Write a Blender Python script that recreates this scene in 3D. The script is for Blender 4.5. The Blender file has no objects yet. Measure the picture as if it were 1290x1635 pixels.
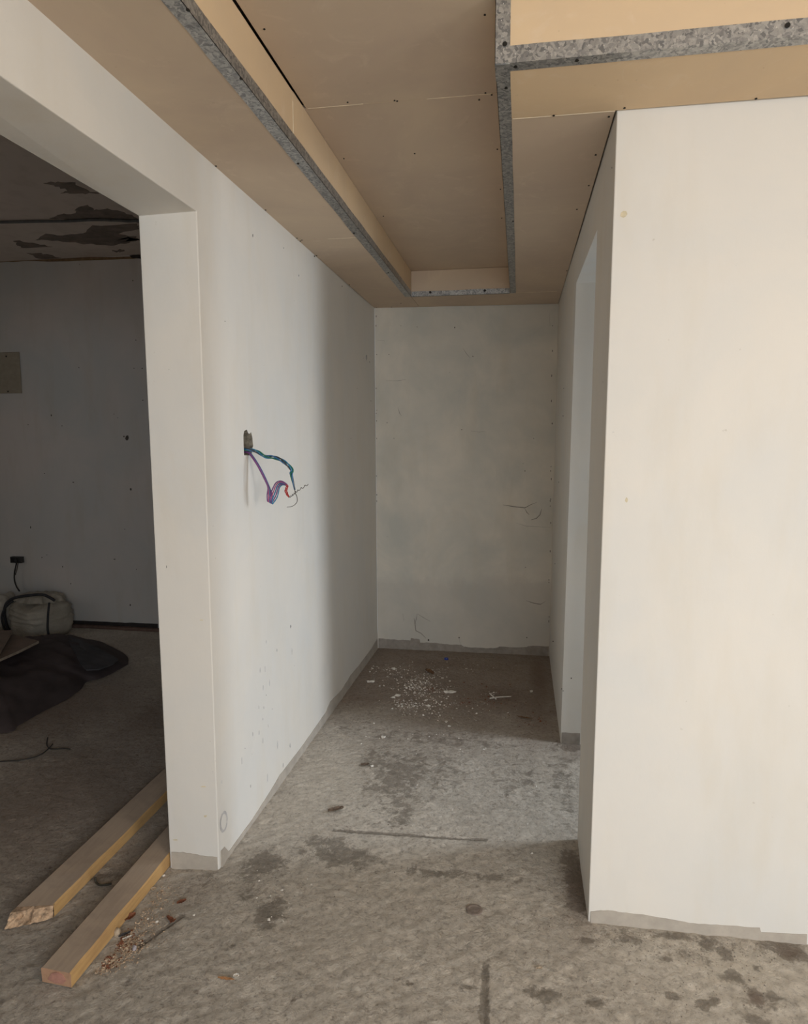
import bpy, bmesh, math, random
import numpy as np
from mathutils import Vector, Matrix, noise
from mathutils.bvhtree import BVHTree

random.seed(7)
S = bpy.context.scene
COL = S.collection

# ------------------------------------------------------------------ camera
YAW, PITCH, ROLL, F_PX = 0.169, -0.1125, -0.0007, 1073.07
H = 1.5
cy, sy, cp, sp = math.cos(YAW), math.sin(YAW), math.cos(PITCH), math.sin(PITCH)
FW = Vector((-sy * cp, cy * cp, sp))
R0 = Vector((cy, sy, 0))
U0 = R0.cross(FW)
RT = math.cos(ROLL) * R0 + math.sin(ROLL) * U0
UP = -math.sin(ROLL) * R0 + math.cos(ROLL) * U0
EYE = Vector((0, 0, H))
cam_data = bpy.data.cameras.new('camera')
cam_data.sensor_fit = 'HORIZONTAL'
cam_data.sensor_width = 36.0
cam_data.lens = F_PX / 1290 * 36.0
cam_data.clip_start = 0.05
cam = bpy.data.objects.new('camera', cam_data)
m = Matrix.Identity(4)
for i in range(3):
    m[i][0], m[i][1], m[i][2], m[i][3] = RT[i], UP[i], -FW[i], EYE[i]
cam.matrix_world = m
COL.objects.link(cam)
S.camera = cam

# ------------------------------------------------------------------ light
S.view_settings.view_transform = 'Standard'
S.view_settings.look = 'None'
S.view_settings.gamma = 1
S.view_settings.use_curve_mapping = False
S.view_settings.exposure = -0.15
S.cycles.max_bounces = 10
S.cycles.diffuse_bounces = 8
W = bpy.data.worlds.new('daylight')
S.world = W
W.use_nodes = True
W.node_tree.nodes['Background'].inputs[0].default_value = (0.75, 0.86, 1.0, 1)
W.node_tree.nodes['Background'].inputs[1].default_value = 0.6


def area(name, loc, look, sx, sz, power, color, spread=math.pi):
    d = bpy.data.lights.new(name, 'AREA')
    d.shape = 'RECTANGLE'
    d.size, d.size_y, d.energy, d.color, d.spread = sx, sz, power, color, spread
    o = bpy.data.objects.new(name, d)
    o.location = loc
    o.rotation_euler = (Vector(look) - Vector(loc)).to_track_quat('-Z', 'Y').to_euler()
    COL.objects.link(o)
    return o


# daylight through the big window behind the camera, the bathroom window, and the far left room's window
area('window_daylight_low', (1.25, -2.42, 1.1), (1.0, 2.0, 2.0), 2.5, 1.8, 52, (1.0, 0.93, 0.82))
area('window_daylight_sky', (1.25, -2.40, 1.95), (0.7, 0.6, 0.0), 2.5, 0.7, 42, (0.76, 0.88, 1.0), 2.1)
area('added_light_right', (3.12, -0.5, 1.6), (-0.6, 1.1, 0.3), 1.6, 1.0, 68, (1.0, 0.96, 0.90), 2.6)  # added lamp to brighten the left wall and floor; no window here
area('window_daylight_side_room', (2.42, 3.05, 1.6), (-1.0, 2.5, 0.0), 0.5, 1.0, 21, (0.84, 0.92, 1.0), 1.9)
area('window_daylight_left_room', (-4.9, 2.4, 1.5), (-3.0, 3.2, 1.0), 0.9, 1.0, 2.6, (1.0, 0.94, 0.88))

# ------------------------------------------------------------------ plan (metres), fitted to the photograph
HS, ZB, ZD, HU, H2 = 2.375, 2.189, 2.189, 2.531, 2.817
XL, XR, YR, YC = -0.690, -0.071, 4.315, 1.712


def ray(px, py):
    return (FW * F_PX + RT * (px - 645) - UP * (py - 817.5)).normalized()


def U(px, py, ax, val):
    d = ray(px, py)
    return EYE + d * ((val - EYE[ax]) / d[ax])


# ------------------------------------------------------------------ materials
def newmat(name):
    mt = bpy.data.materials.new(name)
    mt.use_nodes = True
    nt = mt.node_tree
    return mt, nt, nt.nodes['Principled BSDF']


def N(nt, typ, **kw):
    n = nt.nodes.new(typ)
    for k, v in kw.items():
        if k.startswith('_'):
            setattr(n, k[1:], v)
        else:
            n.inputs[k.replace('__', ' ')].default_value = v
    return n


def coords(nt, scale=(1, 1, 1), rot=(0, 0, 0)):
    tc = nt.nodes.new('ShaderNodeTexCoord')
    mp = nt.nodes.new('ShaderNodeMapping')
    mp.inputs['Scale'].default_value = scale
    mp.inputs['Rotation'].default_value = rot
    nt.links.new(tc.outputs['Object'], mp.inputs[0])
    return mp.outputs[0]


def noise_n(nt, vec, scale, detail=4, rough=0.55, dist=0.0):
    n = N(nt, 'ShaderNodeTexNoise', Scale=scale, Detail=detail, Roughness=rough, Distortion=dist)
    nt.links.new(vec, n.inputs['Vector'])
    return n.outputs[0]


def ramp(nt, fac, stops):
    r = nt.nodes.new('ShaderNodeValToRGB')
    e = r.color_ramp.elements
    while len(e) < len(stops):
        e.new(0.5)
    for k, (p, c) in enumerate(stops):
        e[k].position = p
        e[k].color = tuple(c) + (1,) if len(c) == 3 else c
    nt.links.new(fac, r.inputs[0])
    return r.outputs[0]


def g(v):
    return (v, v, v)


def mix(nt, fac, a, b, mode='MIX'):
    mx = nt.nodes.new('ShaderNodeMix')
    mx.data_type = 'RGBA'
    mx.blend_type = mode
    for sock, v in ((mx.inputs[0], fac), (mx.inputs[6], a), (mx.inputs[7], b)):
        if isinstance(v, (int, float)):
            sock.default_value = v
        elif isinstance(v, tuple):
            sock.default_value = v + (1,) if len(v) == 3 else v
        else:
            nt.links.new(v, sock)
    return mx.outputs[2]


def math_n(nt, op, a, b):
    n = nt.nodes.new('ShaderNodeMath')
    n.operation = op
    for s, v in ((n.inputs[0], a), (n.inputs[1], b)):
        if isinstance(v, (int, float)):
            s.default_value = v
        else:
            nt.links.new(v, s)
    return n.outputs[0]


def bump(nt, bsdf, height, strength, dist, prev=None):
    b = N(nt, 'ShaderNodeBump', Strength=strength, Distance=dist)
    nt.links.new(height, b.inputs['Height'])
    if prev is not None:
        nt.links.new(prev, b.inputs['Normal'])
    nt.links.new(b.outputs[0], bsdf.inputs['Normal'])
    return b.outputs[0]


def plaster(name, base, grey, amount=0.5, warm=(0.70, 0.63, 0.52), scale=1.6):
    mt, nt, bs = newmat(name)
    v = coords(nt)
    big = noise_n(nt, v, scale, 5, 0.6, 0.4)
    f1 = ramp(nt, big, [(0.38, g(0)), (0.66, g(amount))])
    c = mix(nt, f1, base, grey)
    v2 = coords(nt, (3.5, 3.5, 0.8))
    st = noise_n(nt, v2, 2.2, 4, 0.6, 0.2)
    f2 = ramp(nt, st, [(0.50, g(0)), (0.75, g(0.30))])
    c = mix(nt, f2, c, warm)
    # small dirt flecks
    sp_ = noise_n(nt, v, 38, 2, 0.5, 0.0)
    f3 = ramp(nt, sp_, [(0.77, g(0)), (0.82, g(0.3))])
    c = mix(nt, f3, c, (0.30, 0.25, 0.20))
    nt.links.new(c, bs.inputs['Base Color'])
    bs.inputs['Roughness'].default_value = 0.85
    bs.inputs['Specular IOR Level'].default_value = 0.25
    n1 = bump(nt, bs, noise_n(nt, v, 3.0, 3, 0.5), 0.35, 0.02)
    n2 = bump(nt, bs, noise_n(nt, coords(nt, (1, 1, 0.6)), 30, 6, 0.65), 0.25, 0.002, n1)
    return mt


def flat(name, col, rough=0.8, metal=0.0, var=0.25, scale=25, spec=0.3):
    mt, nt, bs = newmat(name)
    v = coords(nt)
    n = noise_n(nt, v, scale, 4, 0.6)
    dark = tuple(x * (1 - var) for x in col)
    lite = tuple(min(1, x * (1 + var)) for x in col)
    nt.links.new(ramp(nt, n, [(0.3, dark), (0.7, lite)]), bs.inputs['Base Color'])
    bs.inputs['Roughness'].default_value = rough
    bs.inputs['Metallic'].default_value = metal
    bs.inputs['Specular IOR Level'].default_value = spec
    return mt


M_WHITE = plaster('white_plaster', (0.690, 0.660, 0.610), (0.605, 0.612, 0.605), 0.55, (0.62, 0.56, 0.46))
M_BACK = plaster('greyed_plaster', (0.70, 0.655, 0.58), (0.54, 0.54, 0.50), 0.9, (0.56, 0.50, 0.40), 2.2)
_nt = M_BACK.node_tree
_bs = _nt.nodes['Principled BSDF']
_prev = _bs.inputs['Base Color'].links[0].from_socket
_v = coords(_nt)
_sx = _nt.nodes.new('ShaderNodeSeparateXYZ')
_nt.links.new(_v, _sx.inputs[0])
_z = math_n(_nt, 'ADD', _sx.outputs[2], math_n(_nt, 'MULTIPLY', noise_n(_nt, _v, 6, 6, 0.65), 0.30))
_f = ramp(_nt, _z, [(0.63, g(0.38)), (0.70, g(0.0))])
_nt.links.new(mix(_nt, _f, _prev, (0.50, 0.47, 0.43)), _bs.inputs['Base Color'])
M_FAR = plaster('stained_plaster', (0.56, 0.52, 0.49), (0.46, 0.47, 0.46), 0.8, (0.44, 0.38, 0.30), 1.4)
M_SLAB = plaster('slab_paint', (0.62, 0.54, 0.48), (0.54, 0.49, 0.44), 0.7, (0.30, 0.24, 0.19), 1.2)
M_BLUE = plaster('side_room_paint', (0.66, 0.72, 0.76), (0.60, 0.68, 0.73), 0.5, (0.60, 0.62, 0.62), 1.6)
M_PATCH = flat('bare_concrete_patch', (0.20, 0.165, 0.14), 0.9, scale=14)
M_CEMENT = flat('cement_render', (0.40, 0.362, 0.315), 0.9, var=0.12, scale=18)
M_CEMENT_D = flat('dark_cement_render', (0.30, 0.27, 0.24), 0.9, var=0.2, scale=18)  # darker cement for the back wall and doorway strips
M_DARKGAP = flat('dark_gap', (0.035, 0.03, 0.028), 0.95)
M_DIRT = flat('red_brown_dirt', (0.14, 0.09, 0.07), 0.95)
M_SPECK = flat('speck', (0.07, 0.06, 0.05), 0.9)
M_SMUDGE = flat('grey_smudge', (0.46, 0.45, 0.45), 0.9)
M_PENCIL = flat('pencil_line', (0.50, 0.50, 0.51), 0.8)
M_YELLOW = flat('yellowed_paste', (0.60, 0.53, 0.38), 0.9)
M_RUST = flat('rust_stain', (0.20, 0.13, 0.07), 0.9)
M_CRACK = flat('crack', (0.22, 0.20, 0.18), 0.9)
M_SCREW = flat('black_screw', (0.03, 0.028, 0.025), 0.5, 0.6)
M_BRIGHT = flat('zinc_dimple', (0.75, 0.74, 0.72), 0.35, 0.8)


def gypsum(name, a, b):
    mt, nt, bs = newmat(name)
    v = coords(nt)
    c = ramp(nt, noise_n(nt, v, 1.9, 5, 0.6, 0.6), [(0.35, a), (0.68, b)])
    f = ramp(nt, noise_n(nt, v, 7, 6, 0.7, 1.5), [(0.56, g(0)), (0.70, g(0.28))])
    c = mix(nt, f, c, (0.72, 0.60, 0.47))
    f = ramp(nt, noise_n(nt, v, 60, 2, 0.5), [(0.74, g(0)), (0.80, g(0.3))])
    c = mix(nt, f, c, (0.30, 0.22, 0.15))
    nt.links.new(c, bs.inputs['Base Color'])
    bs.inputs['Roughness'].default_value = 0.75
    bs.inputs['Specular IOR Level'].default_value = 0.3
    bump(nt, bs, noise_n(nt, v, 160, 3, 0.5), 0.06, 0.001)
    return mt


M_GYP = gypsum('gypsum_board_paper', (0.60, 0.485, 0.365), (0.52, 0.415, 0.325))
M_GYP2 = gypsum('gypsum_board_cream_paper', (0.68, 0.515, 0.33), (0.62, 0.475, 0.32))


def galvanised():
    mt, nt, bs = newmat('galvanised_steel')
    v = coords(nt)
    d = N(nt, 'ShaderNodeTexVoronoi', Scale=140)
    wv = nt.nodes.new('ShaderNodeVectorMath')
    wv.operation = 'ADD'
    nz = N(nt, 'ShaderNodeTexNoise', Scale=45, Detail=3)
    nt.links.new(v, nz.inputs['Vector'])
    sc = nt.nodes.new('ShaderNodeVectorMath')
    sc.operation = 'SCALE'
    sc.inputs[3].default_value = 0.035
    nt.links.new(nz.outputs[1], sc.inputs[0])
    nt.links.new(v, wv.inputs[0])
    nt.links.new(sc.outputs[0], wv.inputs[1])
    nt.links.new(wv.outputs[0], d.inputs['Vector'])
    c = ramp(nt, d.outputs['Color'], [(0.15, (0.20, 0.205, 0.21)), (0.5, (0.37, 0.37, 0.365)), (0.85, (0.50, 0.495, 0.48))])
    f = ramp(nt, noise_n(nt, v, 30, 5, 0.7, 1.0), [(0.5, g(0)), (0.66, g(0.55))])
    c = mix(nt, f, c, (0.20, 0.20, 0.205))
    nt.links.new(c, bs.inputs['Base Color'])
    bs.inputs['Metallic'].default_value = 0.7
    bs.inputs['Roughness'].default_value = 0.42
    bump(nt, bs, d.outputs['Distance'], 0.12, 0.001)
    return mt


M_STEEL = galvanised()


def wood(name, a, b, dark, scl=1.0):
    mt, nt, bs = newmat(name)
    v = coords(nt, (14, 0.9, 14))
    n = noise_n(nt, v, 2.6, 6, 0.65, 0.7)
    c = ramp(nt, n, [(0.30, b), (0.55, a), (0.75, b)])
    v2 = coords(nt)
    f = ramp(nt, noise_n(nt, v2, 5, 5, 0.65, 0.4), [(0.45, g(0)), (0.72, g(0.6))])
    c = mix(nt, f, c, dark)
    nt.links.new(c, bs.inputs['Base Color'])
    bs.inputs['Roughness'].default_value = 0.7
    bump(nt, bs, noise_n(nt, v, 9, 5, 0.6), 0.25, 0.001)
    return mt


M_WOODTOP = wood('weathered_timber', (0.46, 0.365, 0.28), (0.38, 0.30, 0.23), (0.24, 0.19, 0.155))
M_WOODSIDE = wood('fresh_timber', (0.55, 0.35, 0.15), (0.42, 0.26, 0.11), (0.30, 0.18, 0.09))
M_WOODEND = wood('sawn_timber_end', (0.45, 0.27, 0.17), (0.36, 0.21, 0.13), (0.30, 0.17, 0.11))
M_PINK = flat('faded_red_paint_mark', (0.42, 0.215, 0.165), 0.85, scale=40)
M_SPLINTER = flat('splintered_timber', (0.42, 0.295, 0.195), 0.9, var=0.55, scale=70)


def floor_mat():
    mt, nt, bs = newmat('rough_concrete')
    v = coords(nt)
    a = nt.nodes.new('ShaderNodeVertexColor')
    a.layer_name = 'stain'
    sep = nt.nodes.new('ShaderNodeSeparateColor')
    nt.links.new(a.outputs[0], sep.inputs[0])
    c = ramp(nt, noise_n(nt, v, 2.3, 6, 0.65, 0.3), [(0.32, (0.60, 0.54, 0.46)), (0.68, (0.71, 0.65, 0.565))])
    c = mix(nt, ramp(nt, noise_n(nt, v, 9, 6, 0.7, 0.5), [(0.42, g(0.42)), (0.60, g(0))]), c, (0.44, 0.395, 0.335))
    n2 = noise_n(nt, v, 60, 6, 0.75, 0.3)
    c = mix(nt, ramp(nt, n2, [(0.34, g(0.75)), (0.50, g(0))]), c, (0.29, 0.255, 0.215))
    c = mix(nt, ramp(nt, n2, [(0.56, g(0)), (0.70, g(0.6))]), c, (0.76, 0.71, 0.63))
    # small brown pits
    n4 = noise_n(nt, v, 34, 3, 0.55, 0.2)
    c = mix(nt, ramp(nt, n4, [(0.66, g(0)), (0.72, g(0.65))]), c, (0.25, 0.205, 0.17))
    # pale scrapes
    c = mix(nt, math_n(nt, 'MULTIPLY', sep.outputs[2], 0.75), c, (0.68, 0.61, 0.51))
    # blotchy dark stains, broken up
    n3 = noise_n(nt, v, 20, 9, 0.72, 0.4)
    t = math_n(nt, 'ADD', math_n(nt, 'MULTIPLY', sep.outputs[0], 0.50), n3)
    f = ramp(nt, t, [(0.66, g(0)), (0.76, g(0.75))])
    c = mix(nt, f, c, (0.25, 0.22, 0.18))
    n5 = noise_n(nt, v, 75, 5, 0.7, 0.2)
    t = math_n(nt, 'ADD', math_n(nt, 'MULTIPLY', sep.outputs[0], 0.28), n5)
    c = mix(nt, ramp(nt, t, [(0.66, g(0)), (0.74, g(0.6))]), c, (0.24, 0.21, 0.175))
    # brown film: soil, with the alcove's shade painted in
    f2 = math_n(nt, 'MULTIPLY', sep.outputs[1], 0.86)
    c = mix(nt, f2, c, (0.165, 0.102, 0.072))
    nt.links.new(c, bs.inputs['Base Color'])
    bs.inputs['Roughness'].default_value = 0.88
    bs.inputs['Specular IOR Level'].default_value = 0.25
    v2 = coords(nt, (1, 1, 1), (0, 0, 0.6))
    n1 = bump(nt, bs, noise_n(nt, v2, 24, 8, 0.72, 0.6), 1.0, 0.019)
    bump(nt, bs, noise_n(nt, v, 110, 6, 0.7), 0.8, 0.005, n1)
    return mt


M_FLOOR = floor_mat()


# ------------------------------------------------------------------ helpers
def link(o, parent=None):
    COL.objects.link(o)
    if parent is not None:
        o.parent = parent
    return o


def mesh_obj(name, verts, faces, mat, parent=None, origin=None, smooth=False, mats=None, fmat=None):
    """verts in world metres; origin is the object's own base point"""
    base = Vector(origin) if origin is not None else (parent['_o'] if parent and '_o' in parent else Vector((0, 0, 0)))
    base = Vector(base)
    me = bpy.data.meshes.new(name)
    me.from_pydata([tuple(Vector(v) - base) for v in verts], [], faces)
    for mm in (mats or [mat]):
        me.materials.append(mm)
    if fmat:
        for p, k in zip(me.polygons, fmat):
            p.material_index = k
    if smooth:
        for p in me.polygons:
            p.use_smooth = True
    me.update()
    o = bpy.data.objects.new(name, me)
    if parent is None:
        o.location = base
    return link(o, parent)


def thing(name, loc, label, cat, group=None):
    o = bpy.data.objects.new(name, None)
    o.empty_display_size = 0.05
    o.location = loc
    o['_o'] = [float(c) for c in loc]
    o['label'] = label
    o['category'] = cat
    if group:
        o['group'] = group
    return link(o)


def tag(o, label, cat, group=None, kind=None):
    o['label'] = label
    o['category'] = cat
    if group:
        o['group'] = group
    if kind:
        o['kind'] = kind
    return o


def struct(o, label=None, cat=None):
    o['kind'] = 'structure'
    if label:
        o['label'] = label
        o['category'] = cat
    return o


HEXF = [(0, 3, 2, 1), (4, 5, 6, 7), (0, 1, 5, 4), (1, 2, 6, 5), (2, 3, 7, 6), (3, 0, 4, 7)]


def hexa(b, t):
    return list(b) + list(t), HEXF


def box(x0, x1, y0, y1, z0, z1):
    return hexa([(x0, y0, z0), (x1, y0, z0), (x1, y1, z0), (x0, y1, z0)],
                [(x0, y0, z1), (x1, y0, z1), (x1, y1, z1), (x0, y1, z1)])


def merge(parts):
    V, Fc = [], []
    for v, f in parts:
        k = len(V)
        V += list(v)
        Fc += [tuple(i + k for i in q) for q in f]
    return V, Fc


def tube(pts, r, n=7, taper=None):
    pts = [Vector(p) for p in pts]
    V, Fc = [], []
    t0 = (pts[1] - pts[0]).normalized()
    ref = Vector((0, 0, 1)) if abs(t0.z) < 0.9 else Vector((1, 0, 0))
    nrm = t0.cross(ref).normalized()
    for i, p in enumerate(pts):
        t = (pts[min(i + 1, len(pts) - 1)] - pts[max(i - 1, 0)]).normalized()
        nrm = (nrm - t * nrm.dot(t)).normalized()
        bn = t.cross(nrm)
        rr = r * (taper(i / (len(pts) - 1)) if taper else 1)
        for k in range(n):
            a = 2 * math.pi * k / n
            V.append(p + (nrm * math.cos(a) + bn * math.sin(a)) * rr)
    for i in range(len(pts) - 1):
        for k in range(n):
            Fc.append((i * n + k, i * n + (k + 1) % n, (i + 1) * n + (k + 1) % n, (i + 1) * n + k))
    Fc.append(tuple(range(n))[::-1])
    Fc.append(tuple(range((len(pts) - 1) * n, len(pts) * n)))
    return V, Fc


def spline(ctrl, per=8):
    c = [Vector(p) for p in ctrl]
    c = [c[0] * 2 - c[1]] + c + [c[-1] * 2 - c[-2]]
    out = []
    for i in range(1, len(c) - 2):
        for k in range(per):
            t = k / per
            a, b, d, e = c[i - 1], c[i], c[i + 1], c[i + 2]
            out.append(0.5 * ((2 * b) + (d - a) * t + (2 * a - 5 * b + 4 * d - e) * t * t + (3 * b - a - 3 * d + e) * t ** 3))
    out.append(c[-2])
    return out


def blob(c, sx, sy, sz, rz=0.0, seed=0, rough=0.35, sub=2):
    bm = bmesh.new()
    bmesh.ops.create_icosphere(bm, subdivisions=sub, radius=1)
    V = []
    for v in bm.verts:
        p = v.co.copy()
        k = 1 + rough * noise.noise(p * 1.3 + Vector((seed * 3.7, seed, 0))) + rough * .5 * noise.noise(p * 3.1 + Vector((seed, 2, 0)))
        p = Vector((p.x * sx * k, p.y * sy * k, p.z * sz * k))
        p.z = max(p.z, -sz * 0.55)
        ca, sa = math.cos(rz), math.sin(rz)
        V.append(Vector((p.x * ca - p.y * sa, p.x * sa + p.y * ca, p.z + sz * 0.55)) + Vector(c))
    Fc = [tuple(v.index for v in f.verts) for f in bm.faces]
    bm.free()
    return V, Fc


def bevelled(o, w=0.005, seg=2, ang=40):
    md = o.modifiers.new('bevel', 'BEVEL')
    md.width = w
    md.segments = seg
    md.limit_method = 'ANGLE'
    md.angle_limit = math.radians(ang)
    return o


# ------------------------------------------------------------------ floor
def blotch(px, py, rx, ry, amt, ch):
    c = U(px, py, 2, 0)
    a = U(px + rx, py, 2, 0)
    b = U(px, py - ry, 2, 0)
    return (c.x, c.y, abs(a.x - c.x), abs(b.y - c.y), amt, ch)


BL = [blotch(*q) for q in [
    (640, 1240, 70, 55, 0.55, 0), (600, 1210, 35, 30, 0.5, 0), (640, 1300, 30, 25, 0.55, 0), (700, 1230, 60, 45, 0.42, 0),
    (830, 1240, 80, 50, 0.38, 0), (545, 1365, 70, 18, 0.75, 0), (520, 1345, 50, 14, 0.6, 0), (420, 1380, 38, 26, 0.8, 0),
    (432, 1455, 25, 32, 0.8, 0), (400, 1430, 20, 30, 0.5, 0), (912, 1375, 18, 18, 0.9, 0), (922, 1415, 22, 42, 1.0, 0),  # right corner stains also paint in the shade at the wall foot
    (700, 1392, 70, 9, 0.6, 0), (790, 1400, 50, 8, 0.55, 0), (865, 1585, 30, 13, 0.8, 0), (950, 1600, 20, 9, 0.8, 0),
    (910, 1190, 24, 10, 0.8, 0), (757, 1452, 14, 9, 0.5, 0), (1255, 1515, 40, 16, 0.65, 0), (1100, 1525, 40, 10, 0.5, 0),
    (1170, 1560, 30, 12, 0.5, 0), (1230, 1600, 50, 15, 0.45, 0), (1120, 1500, 100, 12, 0.42, 0), (1000, 1490, 60, 12, 0.4, 0),
    (900, 1240, 30, 70, 0.42, 0), (700, 1180, 160, 16, 0.45, 0), (330, 1415, 40, 25, 0.30, 0), (560, 1160, 40, 14, 0.4, 0),
    (1210, 1545, 10, 12, 0.5, 0), (1145, 1600, 12, 8, 0.5, 0), (500, 1250, 30, 18, 0.25, 0), (225, 1480, 45, 30, 0.35, 1),
    (1127, 1508, 12, 9, 1.0, 0), (1158, 1522, 14, 11, 1.0, 0), (1170, 1556, 16, 10, 0.9, 0), (1208, 1592, 12, 14, 1.0, 0), (1123, 1605, 14, 10, 1.0, 0),
    (1262, 1520, 26, 14, 1.1, 0), (1235, 1590, 16, 8, 0.9, 0), (1142, 1598, 8, 6, 1.0, 0), (1005, 1500, 26, 7, 0.8, 0), (1085, 1495, 36, 8, 0.7, 0), (1210, 1630, 22, 10, 0.9, 0),
    (1075, 1590, 16, 7, 0.8, 0), (1060, 1530, 20, 8, 0.6, 0), (940, 1500, 14, 6, 0.8, 0), (745, 1575, 16, 8, 0.6, 0), (655, 1570, 6, 5, 0.8, 0), (370, 1510, 14, 6, 0.6, 0), (160, 1400, 26, 14, 0.6, 0),
    (1208, 1592, 14, 12, 0.6, 1), (1262, 1520, 20, 10, 0.5, 1), (205, 1510, 26, 24, 0.55, 1), (178, 1540, 20, 12, 0.5, 1), (800, 1110, 90, 30, 0.9, 1), (860, 1080, 30, 60, 0.9, 1),
    # brown film; the alcove soil has shade painted into it
    (740, 1100, 170, 65, 0.75, 1), (700, 1060, 160, 22, 0.8, 1), (850, 1120, 60, 60, 0.8, 1), (560, 1150, 60, 12, 0.35, 1),
    (300, 1420, 55, 28, 0.28, 1), (920, 1420, 24, 60, 0.5, 1), (915, 1195, 30, 22, 0.5, 1), (600, 1060, 30, 40, 0.5, 1),
    (120, 1250, 220, 140, 0.72, 1), (60, 1130, 260, 70, 0.8, 1), (200, 1040, 90, 30, 0.35, 1), (230, 1150, 100, 80, 0.7, 1),  # dark brown over the left room floor
    # pale
    (1180, 1545, 90, 32, 0.8, 2), (640, 1420, 130, 18, 0.4, 2), (1150, 1590, 120, 20, 0.3, 2), (460, 1300, 50, 40, 0.4, 2),
    (870, 1225, 60, 30, 0.35, 2), (560, 1500, 120, 50, 0.25, 2), (520, 1240, 60, 40, 0.35, 2)]]

xs = np.concatenate([np.arange(-5.0, -2.6, 0.08), np.arange(-2.6, -1.6, 0.03), np.arange(-1.6, 1.3, 0.0085), np.arange(1.3, 3.25, 0.08)])
ys = np.concatenate([np.arange(-2.5, 1.2, 0.08), np.arange(1.2, 3.2, 0.0085), np.arange(3.2, 4.95, 0.015)])


def floor_z(x, y):
    a = noise.noise(Vector((x * 2.2, y * 2.2, 0.3))) * 0.0035
    # trowel ridges running obliquely, plus grain
    u, w = x * 0.8 + y * 0.6, -x * 0.6 + y * 0.8
    b = noise.noise(Vector((u * 14, w * 34, 5.0))) * 0.0025
    c = noise.noise(Vector((x * 52, y * 52, 9.0))) * 0.0024
    return a + b + c


X, Y = np.meshgrid(xs, ys)
nx, ny = len(xs), len(ys)
co = np.zeros((nx * ny, 3), np.float32)
co[:, 0] = X.ravel()
co[:, 1] = Y.ravel()
fx, fy = co[:, 0].tolist(), co[:, 1].tolist()
co[:, 2] = [floor_z(a, b) - 0.002 for a, b in zip(fx, fy)]
# old formwork joints: shallow grooves
GROOVES = []
for (p0, p1, wd) in ((U(535, 1325, 2, 0), U(775, 1341, 2, 0), 0.004), (U(775, 1541, 2, 0), U(773, 1635, 2, 0), 0.006),
                     (U(215, 1515, 2, 0), U(292, 1462, 2, 0), 0.004)):
    dx, dy = p1.x - p0.x, p1.y - p0.y
    L2 = dx * dx + dy * dy
    t = np.clip(((co[:, 0] - p0.x) * dx + (co[:, 1] - p0.y) * dy) / L2, 0, 1)
    d = np.hypot(co[:, 0] - p0.x - t * dx, co[:, 1] - p0.y - t * dy)
    co[:, 2] -= 0.006 * np.exp(-(d / wd) ** 2)
    GROOVES.append(np.exp(-(d / (wd * 2.2)) ** 2))
ii = np.arange(nx * ny).reshape(ny, nx)
quads = np.stack([ii[:-1, :-1], ii[:-1, 1:], ii[1:, 1:], ii[1:, :-1]], -1).reshape(-1, 4)
me = bpy.data.meshes.new('floor')
me.vertices.add(nx * ny)
me.vertices.foreach_set('co', co.ravel())
me.loops.add(quads.size)
me.loops.foreach_set('vertex_index', quads.ravel().astype(np.int32))
me.polygons.add(len(quads))
me.polygons.foreach_set('loop_start', np.arange(0, quads.size, 4, dtype=np.int32))
me.polygons.foreach_set('loop_total', np.full(len(quads), 4, np.int32))
me.polygons.foreach_set('use_smooth', np.ones(len(quads), bool))
me.update(calc_edges=True)
colr = np.zeros((nx * ny, 4), np.float32)
colr[:, 3] = 1
for (bx, by, rx, ry, amt, ch) in BL:
    q = ((co[:, 0] - bx) / rx) ** 2 + ((co[:, 1] - by) / ry) ** 2
    colr[:, ch] = np.maximum(colr[:, ch], amt * np.exp(-q * 0.9))
for gg in GROOVES:
    colr[:, 0] = np.maximum(colr[:, 0], gg)
colr[:, 1] = np.maximum(colr[:, 1], 0.68 * np.clip((co[:, 1] - 3.3) / 0.3, 0, 1) * (co[:, 0] > -1.1))  # alcove soil, deepened by shade painted in past the doorway
ca = me.color_attributes.new('stain', 'FLOAT_COLOR', 'POINT')  # stain, soil and pale channels; the first two carry some painted shade
ca.data.foreach_set('color', colr.ravel())
me.materials.append(M_FLOOR)
floor = link(bpy.data.objects.new('floor', me))
struct(floor)
# sub-slab gives the floor its thickness
v, f = box(-5.0, 3.25, -2.5, 4.95, -0.15, -0.012)
o = mesh_obj('sub_slab', v, f, M_CEMENT, floor)

# ------------------------------------------------------------------ walls
HT = H2 + 0.02
LBf, RBf, PNf, PLf = U(603, 1034, 2, 0), U(877, 1047, 2, 0), U(350, 1388, 2, 0), U(272, 1385, 2, 0)
LBt, RBt = U(598, 492, 2, HS), U(892, 485, 2, HS)
FRf, FRt = U(939, 1470, 2, 0), U(985, 178, 2, HS)
FRf2, FRt2 = U(1290, 1500, 2, 0), U(1290, 158, 2, HS)
PNt, PLt = U(314, 337, 2, ZB), U(221, 345, 2, ZB)
_n = (PNf - PLf).cross(PNt - PLf)
PLt = EYE + ray(221, 345) * ((PLf - EYE).dot(_n) / ray(221, 345).dot(_n))
Ef, Et = U(895, 1186, 2, 0), U(920, 452, 2, ZD)
Gf, Gt = U(922, 1340, 2, 0), U(953.5, 367, 2, ZD)
ZLO = -0.06


def ext(a, b, z):
    """point on the line a->b at height z"""
    t = (z - a.z) / (b.z - a.z)
    return a + (b - a) * t


def shift(p, dx=0, dy=0):
    return Vector((p.x + dx, p.y + dy, p.z))


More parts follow.
